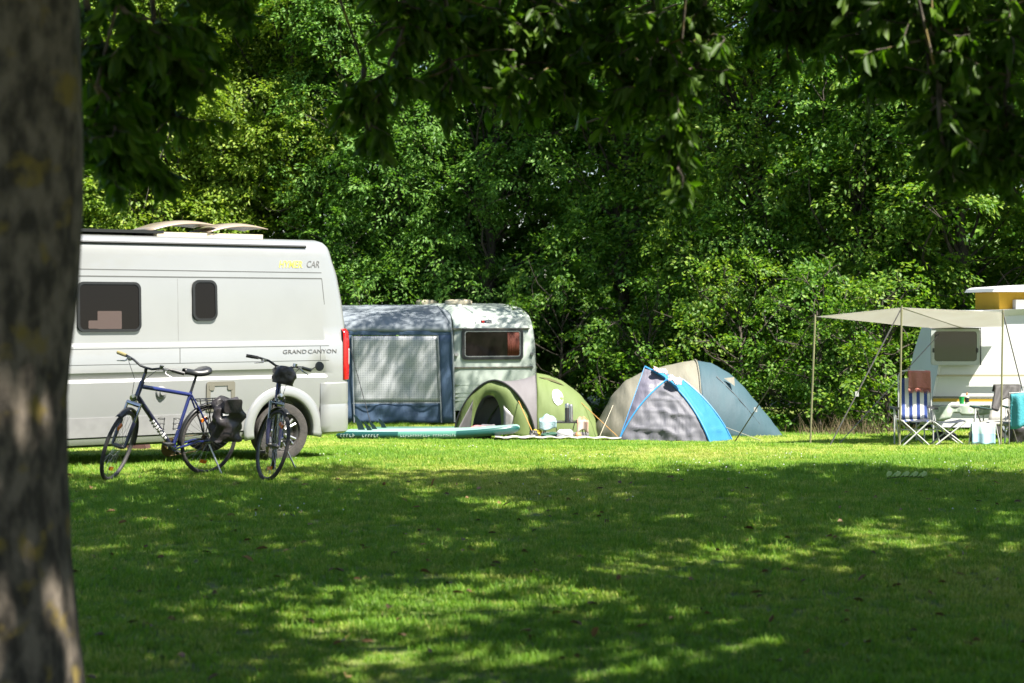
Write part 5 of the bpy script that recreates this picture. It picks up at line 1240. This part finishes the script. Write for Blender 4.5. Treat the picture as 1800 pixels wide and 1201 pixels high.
q = MB(); q.lathe([(0, 0), (.028, 0), (.030, .01), (.030, .105), (.012, .125), (.012, .135)], 20); bo3 = q.build('bottle', mat('cream_bottle', (.72, .66, .52), .4), None); bo3.location = (X(1703.5, DTb), DTb + .12, zt_ + .008); tag(bo3, 'cream bottle with orange cap on the tablecloth', 'bottle')
q = MB(); q.lathe([(.014, .132), (.013, .155), (.006, .165), (0, .165)], 14); q.build('cap', mat('orange_cap', (.72, .25, .06), .5), bo3); q = MB(); q.lathe([(.0306, .025), (.0306, .09)], 20); q.build('label_band', M['black'], bo3)
# reclining chair with jacket and towel
rcO = onground(X(1750, DF), DF); rc_ = thing('reclining_chair', 'reclining garden chair with pale cushion and dark green armrests', 'chair', rcO); rcM = Matrix.Translation(-rcO)
M['cushion'] = cloth('pale_cushion', (.46, .45, .40), (.40, .39, .35), .1)
def quad(name, pts4, m, th, nx=8, nz=8, bul=.02):
    a, c, d, e_ = [Vector(p) for p in pts4]; nrm = (c - a).cross(e_ - a).normalized(); rows = [[a.lerp(c, u).lerp(e_.lerp(d, u), v) + nrm * bul * math.sin(math.pi * u) * math.sin(math.pi * v) for u in np.linspace(0, 1, nx)] for v in np.linspace(0, 1, nz)]
    q = MB(rcM); q.grid(rows); return solidify(q.build(name, m, rc_, angle=60), th)
quad('backrest', (fp(1737, 741, DF + .05), fp(1783, 743, DF + .05), fp(1791, 684, DF + .38), fp(1749, 682, DF + .38)), M['cushion'], .05)
quad('seat', (fp(1722, 745, DF - .42), fp(1775, 746, DF - .42), fp(1784, 742, DF + .05), fp(1736, 741, DF + .05)), M['cushion'], .05)
for (xa, xb) in ((1706, 1742), (1762, 1788)):
    q = MB(rcM); p0, p1 = fp(xa, 714, DF - .25), fp(xb, 720, DF + .10); q.tube([p0, p0.lerp(p1, .5), p1], [.022, .028, .022], 8, flat=.6); q.build('armrest', mat('dark_green_plastic', (.012, .05, .04), .45), rc_)
    q = MB(rcM); s0 = p0.lerp(p1, .25); q.tube([s0, Vector((s0.x - .07, DF - .35, fz(xa, DF - .35)))], .011, 7); q.build('leg', M['white_metal'], rc_)
    q = MB(rcM); q.tube([s0, Vector((s0.x + .28, DF + .25, fz(xb, DF + .25)))], .011, 7); q.build('leg', M['strap'], rc_)
q = MB(rcM); Dl = DF - .55; q.tube([fp(1708, 744, Dl), fp(1704, 775, Dl), fp(1703, 789, Dl), fp(1706, 796, Dl), fp(1745, 797, Dl), fp(1753, 794, Dl), fp(1757, 780, Dl), fp(1750, 746, Dl)], .011, 8, closed=True); q.build('leg_rest', M['white_metal'], rc_)
twm = bpy.data.materials.new('blue_fringed_towel'); twm.use_nodes = True; nt = twm.node_tree; pb = nt.nodes['Principled BSDF']; tcn = nt.nodes.new('ShaderNodeTexCoord'); sx_ = nt.nodes.new('ShaderNodeSeparateXYZ'); rpn = nt.nodes.new('ShaderNodeValToRGB'); mr = nt.nodes.new('ShaderNodeMapRange')
mr.inputs['From Min'].default_value = -.36; mr.inputs['From Max'].default_value = 0; nt.links.new(tcn.outputs['Object'], sx_.inputs[0]); nt.links.new(sx_.outputs[2], mr.inputs['Value']); nt.links.new(mr.outputs[0], rpn.inputs['Fac']); e = rpn.color_ramp.elements; rpn.color_ramp.interpolation = 'CONSTANT'
e[0].color = (.30, .46, .56, 1); e[1].color = (.50, .62, .62, 1); e[1].position = .62; nt.links.new(rpn.outputs[0], pb.inputs['Base Color']); pb.inputs['Roughness'].default_value = .85
hang('towel', 'pale blue fringed towel draped over the recliner leg rest', fp(1707, 744, Dl - .012), fp(1749, 746, Dl - .012), .30, twm, seed=6, fringe=M['pole_dark'])
jk = []
for i in range(14):
    v = i / 13; row = []
    for j in range(17):
        u = j / 16; base = fp(1739 + 51 * u, 741, DF + .05).lerp(fp(1747 + 46 * u, 681, DF + .38), .98 - v * (.60 if u < .28 else .32 if u < .72 else .62) * (1 + .08 * math.sin(u * 9)))
        row.append(base + Vector((0, -.055 - .012 * math.sin(u * 13 + v * 4), .03 * (1 - v) ** 3)))
    jk.append(row)
back_ = [[p + Vector((0, .13, 0)) for p in jk[3]], [p + Vector((0, .08, .02)) for p in jk[0]]]
q = MB(); q.grid(back_ + jk); ja = solidify(q.build('jacket', cloth('charcoal_jacket', (.035, .03, .03), (.05, .045, .04), .05, bump=.4), None, angle=70), .008); tag(ja, 'charcoal jacket thrown over the recliner backrest', 'jacket')
M['aqua'] = cloth('aqua_towel', (.07, .45, .55), (.10, .52, .60), .25, bump=.5, bs=40.)
ra_, rb_ = P(1775, 692, 25.4), P(1830, 688, 25.4)
ll = thing('clothes_line', 'thin line at the right edge carrying the aqua towel', 'line', P(1812, 690, 25.4)); lnM = Matrix.Translation(-P(1812, 690, 25.4))
q = MB(lnM); q.tube([ra_ + Vector((-.01, 0, .008)), rb_ + Vector((.5, 0, .03))], .004, 5); q.build('cord', M['white_metal'], ll)
for s_ in (ra_ + Vector((-.01, 0, 0)), rb_ + Vector((.5, 0, .02))):
    q = MB(lnM); q.tube([s_ + Vector((0, 0, .01)), Vector((s_.x, s_.y, gz(s_.x, s_.y)))], .008, 6); q.build('post', M['strap'], ll)
hang('towel', 'aqua blue towel hanging at the right edge of the picture', ra_ + Vector((.01, 0, 0)), rb_, .50, M['aqua'], back=.3, seed=8, depth=.07)
for (px, D, w, h, lab) in ((1660, 26.9, .34, .16, 'dark bag on the ground beneath the table'), (1722, 26.7, .30, .20, 'dark bag on the ground behind the recliner leg rest'), (1797, 26.4, .40, .34, 'black bag on the ground at the right edge below the aqua towel')):
    o_ = bag_mesh(lambda a, c, z: Vector((a, c, z)), w, h, w * .7, int(px), 8, .02).build('bag', M['bag'], None, angle=70); o_.location = onground(X(px, D), D); tag(o_, lab, 'bag')

# ------------------------------------------------------------ leaves and clover on the lawn
rg2 = np.random.default_rng(5); n = 320
yy = rg2.uniform(7.5, 19, n); xx = rg2.uniform(-1, 1, n) * (yy * .29); C = np.column_stack([xx, yy, [gz(a, c) + .028 for a, c in zip(xx, yy)]])
A = unit(np.column_stack([rg2.normal(size=n), rg2.normal(size=n), rg2.normal(size=n) * .3])); Nn = unit(np.column_stack([rg2.normal(size=n) * .5, rg2.normal(size=n) * .5, np.ones(n)])); Nn = unit(Nn - A * np.sum(Nn * A, 1, keepdims=True))
lv = link('fallen_leaves', leaf_mesh('fallen_leaves', C, A, Nn, rg2.uniform(.04, .10, n), rg2.uniform(.02, .045, n), six=True), leafmat('dry_leaf', (.05, .03, .012), (.12, .065, .025), (.28, .17, .08), .1, (1, 1, 1)), None, False)
tag(lv, 'scattered dry brown leaves lying on the shaded lawn', 'leaves', kind='stuff')
q = MB(); rf_ = random.Random(12)
for i in range(170):
    if i % 14 == 0: cxf, cyf = rf_.uniform(-3.5, 5.5), rf_.uniform(15.5, 25)
    x_, y_ = cxf + rf_.gauss(0, .30), cyf + rf_.gauss(0, .35); z_ = gz(x_, y_) + rf_.uniform(.035, .06); r_f = rf_.uniform(.004, .009)
    q.add([(x_ + r_f, y_, z_), (x_, y_ + r_f, z_), (x_ - r_f, y_, z_), (x_, y_ - r_f, z_), (x_, y_, z_ + r_f), (x_, y_, z_ - r_f)], [(0, 1, 4), (1, 2, 4), (2, 3, 4), (3, 0, 4), (1, 0, 5), (2, 1, 5), (3, 2, 5), (0, 3, 5)])
tag(q.build('clover_flowers', M['white'], None, smooth=False), 'tiny white clover flowers dotted over the sunlit lawn', 'flowers', kind='stuff')
sg_ = G(1590, 848); sp = thing('fallen_sprig', 'small broken sprig of pale green leaves lying on the lawn', 'sprig', sg_)
q = MB(); q.tube([(-.18, 0, .04), (0, .02, .06), (.2, .01, .05)], .004, 5); q.build('stem', M['bark'], sp)
lm0 = leafmat('sprig_leaf', (.30, .42, .14), (.34, .46, .16), (.4, .5, .2), .3)
for i in range(9):
    link('leaf', leaf_mesh('leaf', np.array([[-.18 + .045 * i, .01, .055]]), unit(np.array([[.5, (-1) ** i * .5, .45]])), unit(np.array([[.2, -.6, .8]])), np.array([.11]), np.array([.05]), six=True), lm0, sp, False)
